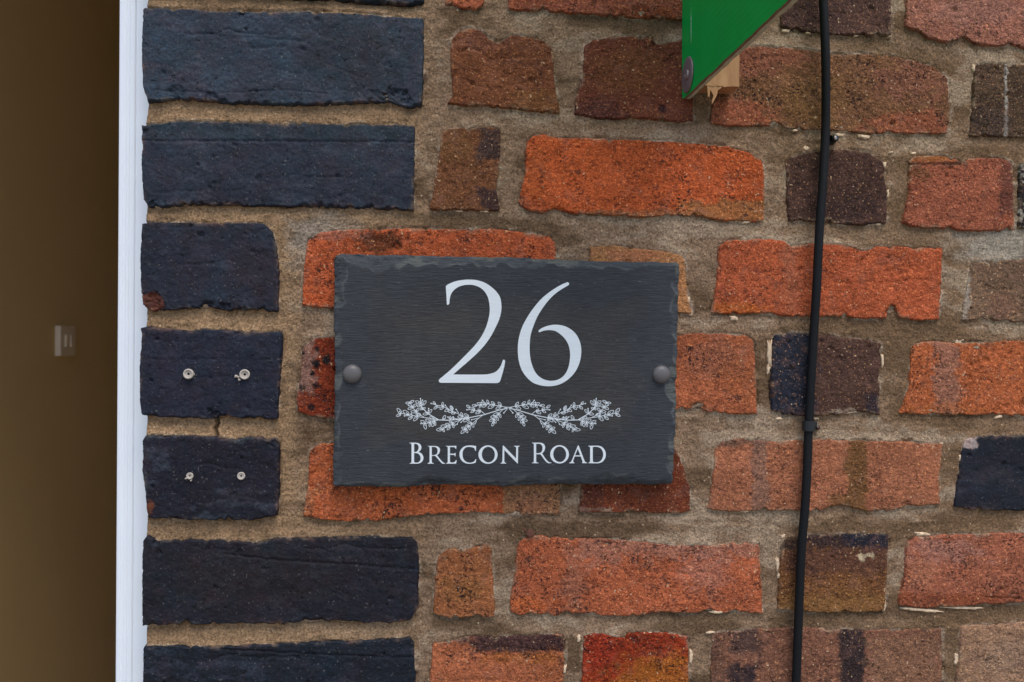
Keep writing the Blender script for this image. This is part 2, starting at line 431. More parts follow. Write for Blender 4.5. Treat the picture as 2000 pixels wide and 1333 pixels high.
    if step < 5:
        for q in range(int(W * H / (5200 if mat == 'red' else 9000))):
            pits.append((X0 + rc.uniform(.04, .96) * W, Y0 + rc.uniform(.08, .92) * H, rc.choice((3, 3.5, 4, 5, 7)), rc.uniform(.7, 1.6)))
        for q in range(rc.choice((0, 1, 1, 2, 3))):
            xa = X0 + rc.uniform(.05, .6) * W; ya = Y0 + rc.uniform(.12, .88) * H; ln = rc.uniform(.15, .5) * W
            yy = ya + 7 * fbm(X / 45, X * 0 + q, seed + 200 + q, 4); inn = sstep(xa, xa + 10, X) * (1 - sstep(xa + ln - 14, xa + ln, X))
            out = out - rc.uniform(.35, .8) * inn * np.exp(-((Y - yy) / 2.0) ** 2)
    for (px, py, r_, dp) in pits:
        d = np.hypot(X - px, (Y - py) * 1.15) + r_ * .55 * fbm(X / 12, Y / 9, seed + 77, 5, .7)
        out = out - dp * (1 - sstep(r_ * 0.7, r_ * .95, d)) * (1 + .5 * fbm(X / 6, Y / 5, seed + 78, 3))
    tone = (lambda q: np.clip((np.mean(q) + (np.array(q, float) - np.mean(q)) * (1.05 if np.mean(q) < 80 else 0.88)) * 0.94, 8, 255)) if mat == 'red' else (lambda q: np.array(q, float) * (0.75, 0.76, 0.76))
    c = tone(c); pat = [p[:5] + (tuple(tone(p[5])) if max(p[5]) < 150 or mat == 'red' else p[5],) + p[6:] for p in pat]
    col = np.empty(X.shape + (4,)); col[..., :3] = alb(c); col[..., 3] = np.clip(speck * (1 + 0.8 * fbm(X / 60, Y / 45, seed + 301, 3)) * rnd.uniform(.65, 1.2), 0, 1.2)
    wob = 1.25 * fbm(X / 24, Y / 18, seed + 41, 5, 0.8); wob2 = fbm(X / 70, Y / 50, seed + 47, 3)
    col[..., :3] *= (1 + 0.16 * wob2)[..., None]
    if mat == 'blue':                                            # scuffs and old mortar haze, different on each brick
        sm = sstep(0.15, 0.8, fbm(X / 55, Y / 26, seed + 401, 5, .7)) * rnd.uniform(.1, .4)
        col[..., :3] = col[..., :3] * (1 - sm[..., None]) + alb(rnd.choice(((62, 70, 80), (64, 60, 64), (56, 62, 76)))) * sm[..., None]
        col[..., :3] *= rnd.uniform(.9, 1.12)
    for p in pat:
        kind, a0, a1, a2, a3, pc, st = p[:7]; soft = p[7] if len(p) > 7 else 10.0; na = p[8] if len(p) > 8 else 8.0
        if kind == 'e': dd = (np.hypot((X - a0) / a2, (Y - a1) / a3) - 1) * min(a2, a3)
        elif kind == 'g':   # bare chips scattered by noise inside the ellipse
            dd = (np.hypot((X - a0) / a2, (Y - a1) / a3) - 1) * min(a2, a3)
            dd = np.maximum(dd, (0.34 - fbm(X / 7, Y / 7, seed + 88, 2)) * 12)
        else: dd = np.maximum(np.maximum(a0 - X, X - a2), np.maximum(a1 - Y, Y - a3))
        wgt = st * (1 - sstep(-soft * .6, soft * .6, dd + na * 1.3 * wob))
        col[..., :3] = col[..., :3] * (1 - wgt[..., None]) + alb(pc) * wgt[..., None]
    # thin mortar residue dragged over the arrises
    res = (1 - sstep(0.4, 4.5, e)) * sstep(0.05, 0.6, fbm(X / 30, Y / 22, seed + 501, 5, .75)) * (0.62 if mat == 'red' else 0.22)
    col[..., :3] = col[..., :3] * (1 - res[..., None]) + alb((146, 124, 102)) * res[..., None]
    o_m = out / 1000.0
    G = P(X, Y, np.full(X.shape, proud)); G[..., 1] = -o_m
    n1 = nx + 1; idx = np.arange(n1 * (ny + 1)).reshape(ny + 1, n1)
    F = np.stack([idx[:-1, :-1], idx[1:, :-1], idx[1:, 1:], idx[:-1, 1:]], -1).reshape(-1, 4)
    ring = np.concatenate([idx[0, :], idx[1:, -1], idx[-1, -2::-1], idx[-2:0:-1, 0]])
    V = G.reshape(-1, 3); cc = col.reshape(-1, 4)
    sk = V[ring].copy(); sk[:, 1] = back; i0 = len(V); m = len(ring)
    j = np.arange(m); jn = (j + 1) % m
    F2 = np.stack([ring[j], ring[jn], i0 + jn, i0 + j], -1)
    me = mesh_np('brick', np.concatenate([V, sk]), np.concatenate([F, F2]), np.concatenate([cc, cc[ring]]))
    o = link('brick', me, M[mat], wall)
    if label: o['label'] = label
    return o

K = (24, 22, 26)
bricks = [
 # ---- blue quoin bricks (bottom to the reveal, they run back beside the door)
 dict(t=[(283, -190), (828, -170)], b=[(281, -16), (420, -12), (560, -6), (640, -2), (700, 3), (760, 8), (800, 10), (826, 6)], l=[(276, -180), (276, -20)], r=[(830, -160), (829, 0)], c=(40, 48, 62), mat='blue'),
 dict(t=[(283, 14), (350, 16), (420, 20), (500, 22), (600, 22), (700, 25), (780, 32), (826, 35)],
      b=[(287, 200), (340, 194), (375, 196), (400, 196), (450, 202), (560, 205), (650, 204), (740, 199), (770, 203), (800, 211), (822, 209)],
      l=[(277, 22), (275, 90), (277, 170), (286, 198)], r=[(829, 42), (829, 100), (828, 160), (825, 204)],
      c=(48, 58, 72), mat='blue', pat=[('e', 560, 110, 120, 60, (48, 62, 78), .6, 30, 20), ('e', 690, 110, 110, 70, (42, 48, 58), .7, 30, 20)],
      pits=[(775, 190, 24, 2.2), (345, 182, 16, 1.2), (410, 190, 14, 1.6), (740, 192, 18, 1.6), (592, 96, 6, 1.6), (470, 28, 6, 2)],
      grooves=[([(300, 176), (420, 182), (560, 176), (640, 184)], 2.0, .5), ([(630, 120), (700, 150)], 1.6, .5)]),
 dict(t=[(275, 238), (360, 236), (450, 238), (600, 240), (700, 242), (804, 243)], b=[(290, 405), (360, 402), (430, 402), (520, 403), (600, 405), (700, 408), (806, 411)],
      l=[(275, 248), (275, 330), (279, 390), (290, 406)], r=[(811, 250), (811, 330), (809, 409)], c=(40, 46, 60), mat='blue',
      pat=[('b', 275, 236, 811, 272, (44, 58, 68), .6, 4, 3)],
      grooves=[([(275, 275), (500, 275), (811, 277)], 1.9, .9), ([(600, 345), (811, 350)], 1.6, .5), ([(300, 375), (470, 372)], 1.6, .4)], pits=[(284, 258, 8, 1.4), (300, 402, 12, 1.6)]),
 dict(t=[(280, 435), (300, 433), (400, 435), (500, 437), (512, 438)], b=[(300, 610), (320, 607), (380, 605), (395, 604), (430, 605), (450, 608), (490, 605), (520, 611), (542, 611)],
      l=[(276, 440), (272, 500), (273, 560), (278, 595), (292, 608)], r=[(532, 452), (541, 480), (545, 530), (544, 606)], c=(40, 43, 57), mat='blue',
      pat=[('e', 296, 592, 24, 20, (104, 52, 36), .95, 3, 3), ('e', 505, 530, 45, 50, (50, 38, 46), .5, 20, 16)],
      pits=[(296, 594, 24, 2.0), (405, 598, 14, 2.2), (440, 599, 11, 2.6), (470, 606, 10, 2), (372, 440, 6, 2)], grooves=[([(440, 590), (520, 552)], 1.6, .5)]),
 dict(t=[(275, 640), (290, 638), (330, 641), (370, 647), (400, 643), (450, 645), (500, 648), (548, 648)], b=[(277, 812), (300, 815), (340, 817), (400, 820), (430, 818), (450, 815), (470, 818), (520, 821), (541, 819)],
      l=[(273, 645), (276, 655), (271, 720), (272, 790), (276, 811)], r=[(551, 655), (551, 690), (546, 750), (543, 815)], c=(35, 38, 54), mat='blue',
      pits=[(418, 812, 15, 2.4), (469, 651, 9, 2.2), (412, 739, 4, 1.2), (395, 758, 4, 1)], grooves=[([(273, 701), (551, 702)], 1.4, .45), ([(474, 712), (484, 694)][::-1], 1.6, .8)]),
 dict(t=[(285, 850), (330, 850), (400, 852), (440, 857), (480, 854), (530, 854), (542, 858)], b=[(288, 1014), (330, 1015), (370, 1018), (420, 1019), (480, 1020), (515, 1014), (539, 1009)],
      l=[(277, 866), (276, 920), (283, 970), (287, 1012)], r=[(545, 868), (546, 960), (541, 1006)], c=(29, 28, 41), mat='blue',
      pat=[('e', 293, 992, 8, 14, (112, 66, 40), .9, 3, 3), ('b', 285, 846, 350, 856, (70, 76, 80), .5, 4, 4), ('e', 455, 858, 40, 6, (66, 74, 80), .6, 5, 5)], pits=[(532, 866, 12, 2.2)]),
 dict(t=[(279, 1056), (286, 1047), (297, 1050), (310, 1056), (360, 1055), (440, 1056), (500, 1060), (540, 1052), (620, 1050), (700, 1048), (804, 1050)],
      b=[(277, 1225), (330, 1222), (400, 1222), (470, 1220), (540, 1222), (620, 1215), (700, 1218), (760, 1219), (796, 1213)],
      l=[(276, 1064), (276, 1140), (276, 1222)], r=[(816, 1062), (820, 1110), (818, 1185), (806, 1207)], c=(33, 32, 42), mat='blue',
      grooves=[([(440, 1082), (520, 1092), (650, 1100), (820, 1112)], 2.0, 1.1), ([(700, 1125), (810, 1120)], 1.6, .4)], pits=[(306, 1060, 8, 2)],
      pat=[('e', 480, 1130, 150, 50, (37, 33, 36), .7, 40, 20)]),
 dict(t=[(282, 1262), (330, 1262), (420, 1263), (520, 1260), (600, 1256), (700, 1253), (770, 1247), (800, 1246)], b=[(280, 1432), (500, 1428), (812, 1420)],
      l=[(279, 1272), (277, 1340), (279, 1425)], r=[(809, 1258), (813, 1330), (812, 1410)], c=(27, 33, 44), mat='blue',
      grooves=[([(420, 1267), (520, 1273), (650, 1280), (813, 1285)], 1.9, 1.0)]),
 # ---- row 0
 dict(t=[(872, -150), (945, -148)], b=[(868, 8), (885, 9), (900, 15), (930, 20), (940, 14), (947, 2)], c=(165, 84, 54)),
 dict(t=[(990, -148), (1460, -130)], b=[(992, 17), (1010, 20), (1060, 22), (1110, 26), (1160, 28), (1240, 36), (1325, 38), (1470, 42)], c=(150, 78, 52), pat=[('e', 1180, 10, 150, 12, (150, 82, 62), .6, 8, 8), ('e', 1270, 28, 60, 14, (110, 58, 34), .7, 8, 8)], pits=[(1250, 26, 20, 1.2), (1200, 22, 12, .9)]),
 dict(t=[(1522, -125), (1743, -118)], b=[(1525, 52), (1560, 60), (1600, 66), (1650, 70), (1742, 70)], c=(80, 59, 54), speck=.6, pat=[('e', 1700, 40, 40, 30, (92, 66, 56), .6, 16, 12)]),
 dict(t=[(1772, -116), (2250, -98)], b=[(1772, 52), (1800, 62), (1815, 75), (1850, 83), (1870, 79), (1884, 70), (1896, 84), (1950, 92), (1975, 86), (2000, 95), (2250, 100)], l=[(1772, -100), (1768, 50)], c=(160, 98, 78), pat=[('e', 1900, 20, 90, 30, (150, 100, 86), .6, 16, 12)]),
 # ---- row 1
 dict(t=[(882, 78), (895, 62), (915, 54), (940, 58), (956, 76), (972, 84), (985, 76), (1000, 68), (1040, 72), (1068, 80), (1080, 94)], b=[(873, 204), (920, 208), (960, 211), (1000, 213), (1060, 220), (1092, 222)],
      l=[(879, 90), (880, 140), (884, 185), (873, 202)], r=[(1083, 110), (1083, 150), (1088, 185), (1095, 214)], c=(116, 72, 50), speck=.5, rough=1.5,
      pat=[('e', 940, 80, 60, 22, (118, 70, 54), .6, 12, 8), ('e', 1040, 200, 60, 22, (128, 82, 44), .6, 12, 8)],
      grooves=[([(885, 102), (930, 96), (960, 116), (1010, 112)], 2.2, 1.0), ([(890, 150), (960, 175), (1040, 160)], 2, .6)]),
 dict(t=[(1142, 88), (1160, 76), (1200, 72), (1240, 70), (1270, 75), (1285, 90), (1300, 86), (1326, 80), (1352, 82)], b=[(1122, 224), (1160, 230), (1200, 233), (1260, 232), (1320, 238), (1354, 240)],
      l=[(1140, 96), (1136, 160), (1123, 192), (1121, 220)], r=[(1355, 90), (1355, 236)], c=(106, 62, 47), speck=.6,
      pat=[('e', 1230, 140, 70, 40, (112, 72, 46), .6, 20, 14), ('e', 1160, 215, 50, 20, (84, 52, 48), .7, 14, 8), ('e', 1294, 212, 9, 8, (50, 34, 40), .9, 3, 3)], pits=[(1294, 212, 8, 1.2)], grooves=[([(1253, 75), (1255, 145)], 1.2, .5)]),
 dict(t=[(1394, 92), (1445, 91), (1500, 89), (1560, 95), (1620, 105), (1720, 105), (1780, 115), (1826, 130), (1846, 148)], b=[(1389, 243), (1440, 247), (1490, 248), (1506, 247), (1520, 240), (1535, 252), (1560, 255), (1610, 255), (1660, 258), (1700, 262), (1760, 260), (1846, 262)],
      l=[(1394, 96), (1394, 190), (1388, 240)], r=[(1853, 160), (1857, 220), (1853, 258)], c=(124, 82, 54), pat=[('e', 1440, 225, 75, 30, (150, 80, 54), .9, 14, 10), ('e', 1490, 110, 90, 35, (140, 80, 60), .8, 16, 12), ('e', 1780, 245, 90, 28, (152, 80, 54), .8, 12, 10), ('e', 1780, 160, 80, 36, (134, 80, 62), .7, 18, 14), ('e', 1590, 200, 60, 50, (120, 84, 46), .6, 20, 14)], pits=[(1512, 246, 9, 2.2), (1470, 160, 6, 1)]),
 dict(t=[(1908, 126), (1930, 122), (2000, 125), (2120, 130)], b=[(1894, 266), (1950, 268), (2000, 270), (2120, 273)], l=[(1905, 134), (1900, 190), (1893, 262)], c=(84, 66, 52), pat=[('b', 1963.0, 120, 1967.0, 268, (180, 170, 158), .8, 3.0, 3), ('e', 1935, 240, 40, 26, (66, 54, 50), .6, 14, 8)]),
 # ---- row 2
 dict(t=[(864, 254), (880, 250), (920, 248), (960, 247), (974, 250)], b=[(840, 409), (870, 412), (900, 412), (940, 414), (973, 412)], l=[(861, 262), (855, 320), (846, 370), (838, 404)], r=[(979, 258), (978, 290), (976, 330), (970, 370), (977, 405)],
      c=(108, 70, 48), speck=.6, pat=[('b', 936, 246, 985, 312, (54, 48, 50), .8, 10, 10), ('b', 940, 372, 985, 420, (56, 44, 46), .85, 10, 8), ('e', 890, 290, 30, 30, (110, 78, 50), .5, 12, 8)]),
 dict(t=[(1032, 274), (1042, 265), (1065, 262), (1090, 270), (1150, 268), (1220, 272), (1280, 275), (1340, 278), (1420, 285), (1465, 298), (1486, 314)], b=[(1018, 402), (1035, 411), (1060, 416), (1085, 408), (1120, 417), (1200, 422), (1260, 425), (1310, 422), (1370, 425), (1400, 430), (1440, 432), (1482, 434)],
      l=[(1028, 282), (1026, 340), (1019, 370), (1013, 392)], r=[(1492, 326), (1496, 380), (1494, 428)], c=(192, 84, 40), label='bright orange brick with a tan band along its lower edge',
      pat=[('b', 1330, 392, 1500, 440, (156, 98, 54), .85, 8, 9), ('b', 1150, 412, 1400, 440, (150, 92, 56), .7, 6, 6), ('e', 1045, 340, 20, 60, (170, 78, 36), .6, 12, 8)], pits=[(1085, 412, 10, 1.2), (1185, 378, 4, .8)]),
 dict(t=[(1540, 311), (1570, 300), (1610, 292), (1650, 290), (1700, 298), (1720, 312)], b=[(1540, 435), (1580, 434), (1620, 438), (1680, 441), (1730, 438)], l=[(1534, 320), (1537, 370), (1540, 432)], r=[(1728, 326), (1735, 390), (1733, 434)], c=(72, 52, 46), speck=.5, pat=[('e', 1660, 410, 60, 30, (58, 44, 42), .6, 14, 10)]),
 dict(t=[(1779, 311), (1790, 303), (1830, 302), (1866, 309), (1880, 317), (1898, 307), (1950, 308), (1970, 314)], b=[(1762, 441), (1790, 445), (1850, 447), (1880, 452), (1960, 453), (1979, 450)], l=[(1776, 318), (1775, 380), (1762, 430)], r=[(1979, 324), (1982, 446)], c=(152, 80, 56),
      pat=[('b', 1780, 300, 1862, 316, (158, 88, 40), .9, 5, 4), ('b', 1778, 319, 1890, 324, (72, 60, 52), .7, 4, 5), ('b', 1950, 315, 1990, 420, (88, 54, 48), .7, 10, 8), ('e', 1800, 340, 22, 16, (100, 68, 46), .7, 8, 6)], grooves=[([(1775, 321), (1880, 322)], 2.2, 1.4)]),
 dict(t=[(1990, 320), (2160, 322)], b=[(1988, 448), (2160, 452)], c=(40, 36, 36), speck=.3, pat=[('g', 2020, 380, 60, 80, (150, 142, 130), .8, 4, 3)]),
 # ---- row 3
 dict(t=[(604, 468), (625, 453), (660, 448), (740, 447), (800, 445), (900, 447), (960, 445), (1000, 450), (1040, 455), (1072, 460), (1084, 472)], b=[(592, 599), (620, 602), (655, 603), (800, 606), (1086, 604)], l=[(598, 480), (591, 540), (589, 597)], r=[(1087, 484), (1087, 600)], c=(174, 78, 42),
      pat=[('e', 745, 472, 42, 20, (84, 50, 34), .85, 10, 8), ('e', 650, 458, 60, 10, (150, 92, 74), .6, 6, 6), ('e', 605, 590, 40, 14, (190, 76, 34), .6, 8, 6)], pits=[(775, 484, 10, 1.6), (740, 468, 16, .9)]),
 dict(t=[(1152, 481), (1200, 478), (1270, 487), (1308, 492), (1330, 498)], b=[(1150, 602), (1250, 606), (1330, 613), (1352, 615)], r=[(1339, 510), (1341, 540), (1345, 575), (1353, 606)], c=(166, 110, 66), speck=.4, pat=[('e', 1240, 500, 60, 10, (172, 100, 66), .6, 6, 6)]),
 dict(t=[(1407, 480), (1420, 471), (1480, 465), (1530, 468), (1545, 478), (1590, 475), (1650, 478), (1666, 482), (1680, 490), (1696, 488), (1710, 480), (1760, 482), (1838, 483)], b=[(1389, 613), (1440, 615), (1470, 614), (1500, 612), (1540, 620), (1600, 619), (1650, 620), (1730, 625), (1738, 604), (1748, 602), (1758, 622), (1800, 628), (1834, 625)],
      l=[(1404, 490), (1400, 550), (1393, 590), (1388, 611)], r=[(1841, 488), (1840, 550), (1836, 621)], c=(174, 80, 46), pat=[('b', 1530, 465, 1562, 620, (164, 92, 64), .55, 14, 10), ('e', 1450, 604, 60, 10, (188, 92, 36), .8, 6, 6), ('e', 1744, 606, 14, 14, (120, 60, 34), .8, 5, 4)], pits=[(1744, 606, 11, 2.0), (1692, 566, 4, 1)], jag=2.8),
 dict(t=[(1898, 512), (1930, 510), (2000, 505), (2110, 504)], b=[(1878, 627), (1920, 625), (2000, 632), (2110, 634)], l=[(1894, 522), (1885, 570), (1877, 624)], c=(116, 88, 68), speck=.5, proud=.0012, pat=[('b', 1876, 505, 1892, 632, (168, 154, 138), .7, 6, 5), ('e', 1960, 600, 36, 24, (124, 84, 66), .5, 10, 10)]),
 # ---- row 4
 dict(t=[(595, 676), (612, 661), (655, 658), (900, 658), (1040, 660)], b=[(583, 806), (610, 815), (655, 820), (900, 816), (1040, 812)], l=[(589, 688), (585, 740), (578, 780), (580, 801)], c=(112, 48, 30), label='dark red brick spotted black, partly behind the slate sign',
      pat=[('b', 575, 655, 616, 770, (136, 104, 92), .75, 8, 9), ('e', 638, 704, 7, 9, (30, 26, 28), 1, 2, 2), ('e', 617, 712, 8, 9, (30, 26, 28), 1, 3, 3), ('e', 610, 730, 6, 6, (30, 26, 28), 1, 2, 2), ('e', 592, 690, 5, 5, (30, 26, 28), 1, 2, 2), ('e', 616, 755, 9, 5, (30, 26, 28), .9, 3, 3), ('e', 592, 758, 7, 6, (30, 26, 28), .9, 3, 3), ('e', 608, 796, 6, 6, (30, 26, 28), .9, 3, 3), ('e', 618, 680, 5, 5, (30, 26, 28), .9, 2, 3), ('e', 634, 772, 6, 5, (40, 26, 28), .9, 2, 3)]),
 dict(t=[(1270, 658), (1330, 655), (1370, 650), (1420, 652), (1456, 655), (1468, 662)], b=[(1270, 800), (1330, 802), (1352, 800), (1362, 794), (1376, 804), (1400, 808), (1440, 810), (1478, 810)], r=[(1473, 672), (1478, 740), (1480, 806)], c=(168, 88, 54), pat=[('e', 1400, 700, 60, 40, (150, 90, 66), .5, 18, 14), ('e', 1362, 790, 14, 8, (140, 82, 44), .8, 4, 3), ('e', 1440, 740, 40, 40, (150, 78, 40), .4, 18, 10)], pits=[(1366, 796, 14, 1.6)]),
 dict(t=[(1514, 655), (1540, 650), (1600, 652), (1650, 658), (1700, 665), (1719, 669)], b=[(1509, 802), (1530, 812), (1580, 815), (1640, 812), (1664, 806), (1690, 806), (1718, 813)], l=[(1509, 664), (1505, 750), (1507, 798)], r=[(1722, 676), (1718, 740), (1721, 808)], c=(76, 55, 48), speck=.55, label='dark brick, inky blue on its left half, crossed by the cable',
      pat=[('b', 1500, 640, 1590, 820, (38, 43, 54), .92, 14, 12), ('b', 1690, 770, 1730, 812, (44, 40, 48), .8, 8, 6), ('e', 1660, 806, 26, 6, (160, 140, 118), .6, 4, 5)], pits=[(1540, 666, 5, 2), (1545, 722, 6, 2)]),
 dict(t=[(1785, 673), (1800, 668), (1820, 665), (1870, 670), (1920, 668), (1985, 665), (2060, 668), (2210, 672)], b=[(1758, 810), (1830, 812), (1900, 812), (1950, 810), (2000, 815), (2210, 818)], l=[(1780, 686), (1776, 750), (1757, 804)], c=(176, 88, 48), pat=[('b', 1826, 660, 1874, 815, (146, 102, 84), .7, 12, 12), ('e', 1855, 800, 80, 10, (168, 88, 40), .5, 8, 6)], pits=[(1952, 804, 10, 1.2)]),
 # ---- row 5
 dict(t=[(608, 878), (625, 866), (660, 863), (800, 862), (1090, 864)], b=[(592, 1011), (640, 1018), (680, 1022), (730, 1020), (790, 1012), (850, 1005), (940, 1002), (975, 1005), (1040, 1008), (1092, 1008)], l=[(603, 890), (600, 950), (590, 1006)], r=[(1094, 880), (1095, 1004)], c=(174, 84, 46),
      pat=[('b', 982, 860, 1100, 1012, (142, 100, 68), .9, 4, 4), ('e', 1040, 990, 30, 14, (156, 96, 68), .6, 8, 6), ('b', 590, 958, 616, 1020, (150, 96, 62), .5, 8, 8), ('e', 780, 975, 60, 12, (186, 84, 38), .5, 8, 8)], pits=[(1010, 1004, 12, 1)]),
 dict(t=[(1136, 868), (1312, 868)], b=[(1130, 1004), (1180, 1003), (1250, 1003), (1330, 1005), (1345, 1000)], l=[(1136, 872), (1134, 950), (1130, 1002)], r=[(1320, 874), (1338, 915), (1350, 955), (1349, 994)], c=(104, 54, 37), speck=.7, pat=[('b', 1128, 992, 1195, 999, (160, 140, 120), .6, 3, 5), ('b', 1130, 940, 1180, 1005, (82, 48, 40), .6, 10, 8)]),
 dict(t=[(1400, 874), (1412, 862), (1450, 855), (1500, 862), (1560, 858), (1620, 857), (1660, 860), (1700, 862), (1760, 862), (1840, 866)], b=[(1382, 996), (1440, 1002), (1480, 998), (1560, 1000), (1600, 1003), (1618, 992), (1650, 990), (1690, 1000), (1740, 1000), (1770, 990), (1834, 988)], l=[(1396, 884), (1390, 950), (1381, 993)], r=[(1843, 872), (1836, 930), (1839, 984)], c=(160, 94, 64), label='pinkish brick with a grey stripe and a brown stripe, behind the cable',
      pat=[('b', 1468, 850, 1500, 1005, (128, 94, 78), .7, 7, 6), ('b', 1652, 850, 1694, 1005, (102, 72, 44), .9, 6, 7), ('e', 1640, 985, 25, 16, (110, 78, 50), .7, 8, 6), ('e', 1450, 862, 60, 10, (104, 80, 66), .6, 8, 6)], pits=[(1770, 988, 10, 1.2), (1610, 996, 10, 1)]),
 dict(t=[(1888, 858), (1910, 852), (2000, 850), (2120, 850)], b=[(1866, 992), (1900, 998), (1960, 1000), (2120, 1002)], l=[(1881, 872), (1876, 900), (1869, 945), (1864, 986)], c=(28, 31, 43), mat='blue', rough=.6, back=.014, label='inky blue black brick at the right edge',
      pat=[('e', 1893, 868, 16, 12, (150, 140, 134), .8, 4, 5)]),
 # ---- row 6
 dict(t=[(858, 1082), (880, 1071), (905, 1074), (930, 1070), (952, 1060), (960, 1068)], b=[(847, 1201), (880, 1208), (920, 1207), (930, 1202), (945, 1208), (963, 1207)], l=[(854, 1094), (848, 1140), (845, 1198)], r=[(962, 1080), (965, 1140), (968, 1190), (967, 1203)], c=(156, 90, 52), pat=[('e', 925, 1075, 40, 10, (150, 84, 50), .5, 6, 6), ('e', 900, 1150, 40, 30, (150, 96, 50), .5, 14, 8)]),
 dict(t=[(1014, 1060), (1030, 1048), (1060, 1045), (1110, 1052), (1200, 1053), (1260, 1058), (1320, 1065), (1400, 1065), (1440, 1060), (1478, 1062)], b=[(998, 1197), (1020, 1205), (1035, 1197), (1060, 1205), (1080, 1206), (1120, 1200), (1160, 1200), (1180, 1205), (1240, 1205), (1300, 1198), (1360, 1200), (1385, 1192), (1410, 1200), (1440, 1195), (1470, 1200), (1489, 1200)], l=[(1010, 1072), (1005, 1120), (996, 1165), (996, 1190)], r=[(1486, 1070), (1490, 1150), (1492, 1196)], c=(172, 86, 52),
      pat=[('b', 1130, 1050, 1490, 1095, (160, 104, 84), .7, 16, 16), ('b', 1105, 1060, 1140, 1200, (158, 100, 78), .5, 12, 12), ('e', 1030, 1185, 50, 16, (190, 90, 42), .6, 10, 8), ('e', 1380, 1120, 50, 40, (158, 104, 88), .5, 20, 16)], pits=[(1122, 1190, 6, 1.4), (1030, 1066, 12, .9)]),
 dict(t=[(1534, 1053), (1546, 1043), (1600, 1045), (1650, 1043), (1733, 1043)], b=[(1519, 1191), (1580, 1197), (1640, 1198), (1700, 1195), (1728, 1197)], l=[(1526, 1066), (1521, 1130), (1518, 1188)], r=[(1737, 1048), (1733, 1140), (1730, 1193)], c=(114, 76, 48), speck=.9, label='brick scorched blue black along the top and ochre below',
      pat=[('b', 1560, 1030, 1745, 1078, (50, 42, 44), .9, 14, 12), ('b', 1650, 1040, 1745, 1074, (34, 38, 50), .8, 8, 8), ('b', 1530, 1070, 1740, 1120, (86, 58, 48), .85, 18, 12), ('b', 1520, 1160, 1735, 1200, (136, 92, 48), .7, 14, 8), ('g', 1690, 1086, 16, 12, (200, 176, 140), .9, 3, 2), ('e', 1535, 1060, 24, 14, (60, 50, 44), .8, 8, 6)]),
 dict(t=[(1774, 1060), (1790, 1048), (1850, 1044), (1930, 1042), (2000, 1040), (2210, 1038)], b=[(1757, 1184), (1800, 1190), (1850, 1188), (1930, 1182), (2000, 1178), (2210, 1176)], l=[(1770, 1072), (1766, 1130), (1755, 1165), (1756, 1180)], c=(160, 88, 62),
      pat=[('e', 1840, 1075, 80, 24, (160, 106, 90), .7, 16, 14), ('b', 1750, 1160, 2000, 1192, (134, 66, 40), .8, 8, 6), ('e', 1800, 1120, 30, 30, (168, 104, 74), .5, 12, 8)], grooves=[([(1920, 1166), (2000, 1170)], 2, 1.0)]),
 # ---- row 7
 dict(t=[(848, 1257), (880, 1252), (920, 1245), (1000, 1242), (1060, 1240), (1100, 1240)], b=[(840, 1396), (1098, 1390)], l=[(844, 1266), (838, 1330), (840, 1390)], r=[(1105, 1246), (1104, 1290), (1099, 1386)], c=(178, 96, 60),
      pat=[('b', 930, 1236, 1110, 1276, (66, 48, 48), .95, 5, 7), ('b', 870, 1240, 940, 1256, (84, 58, 54), .8, 5, 6), ('b', 1050, 1275, 1112, 1345, (150, 80, 44), .6, 16, 10), ('b', 940, 1276, 1110, 1292, (160, 88, 36), .6, 8, 6)], grooves=[([(925, 1246), (960, 1262), (1105, 1274)], 2.2, .8)]),
 dict(t=[(1139, 1242), (1160, 1236), (1200, 1242), (1220, 1246), (1230, 1233), (1300, 1235), (1345, 1244)], b=[(1134, 1392), (1348, 1388)], c=(136, 52, 30), speck=.9, label='deep red brick turning ochre, below the sign', pat=[('e', 1290, 1330, 80, 50, (160, 88, 28), .85, 30, 18), ('e', 1170, 1270, 30, 30, (140, 48, 34), .5, 12, 8)]),
 dict(t=[(1390, 1238), (1430, 1233), (1480, 1228), (1560, 1226), (1640, 1228), (1700, 1230), (1760, 1230), (1841, 1228)], b=[(1387, 1385), (1842, 1372)], c=(128, 82, 62), label='brown brick with two black scorched bands at the bottom edge',
      pat=[('b', 1424, 1228, 1480, 1275, (60, 50, 50), .75, 12, 10), ('b', 1422, 1300, 1474, 1345, (40, 36, 42), .9, 10, 10), ('b', 1640, 1225, 1690, 1345, (48, 40, 42), .95, 7, 6), ('b', 1386, 1230, 1420, 1345, (90, 66, 56), .6, 12, 10), ('b', 1700, 1240, 1840, 1340, (134, 96, 70), .5, 16, 12)]),
 dict(t=[(1878, 1223), (1930, 1220), (2000, 1215), (2110, 1212)], b=[(1868, 1372), (2110, 1366)], l=[(1876, 1234), (1869, 1320), (1868, 1366)], c=(156, 116, 88), speck=.6, pat=[('e', 1960, 1290, 50, 40, (140, 112, 92), .5, 20, 12)]),
]
for i, d in enumerate(bricks):
    if d.get('mat') == 'blue' and 'back' not in d: d = dict(d, back=0.10, proud=0.0030, jag=2.8)
    make_brick(seed=100 + i * 7, **d)
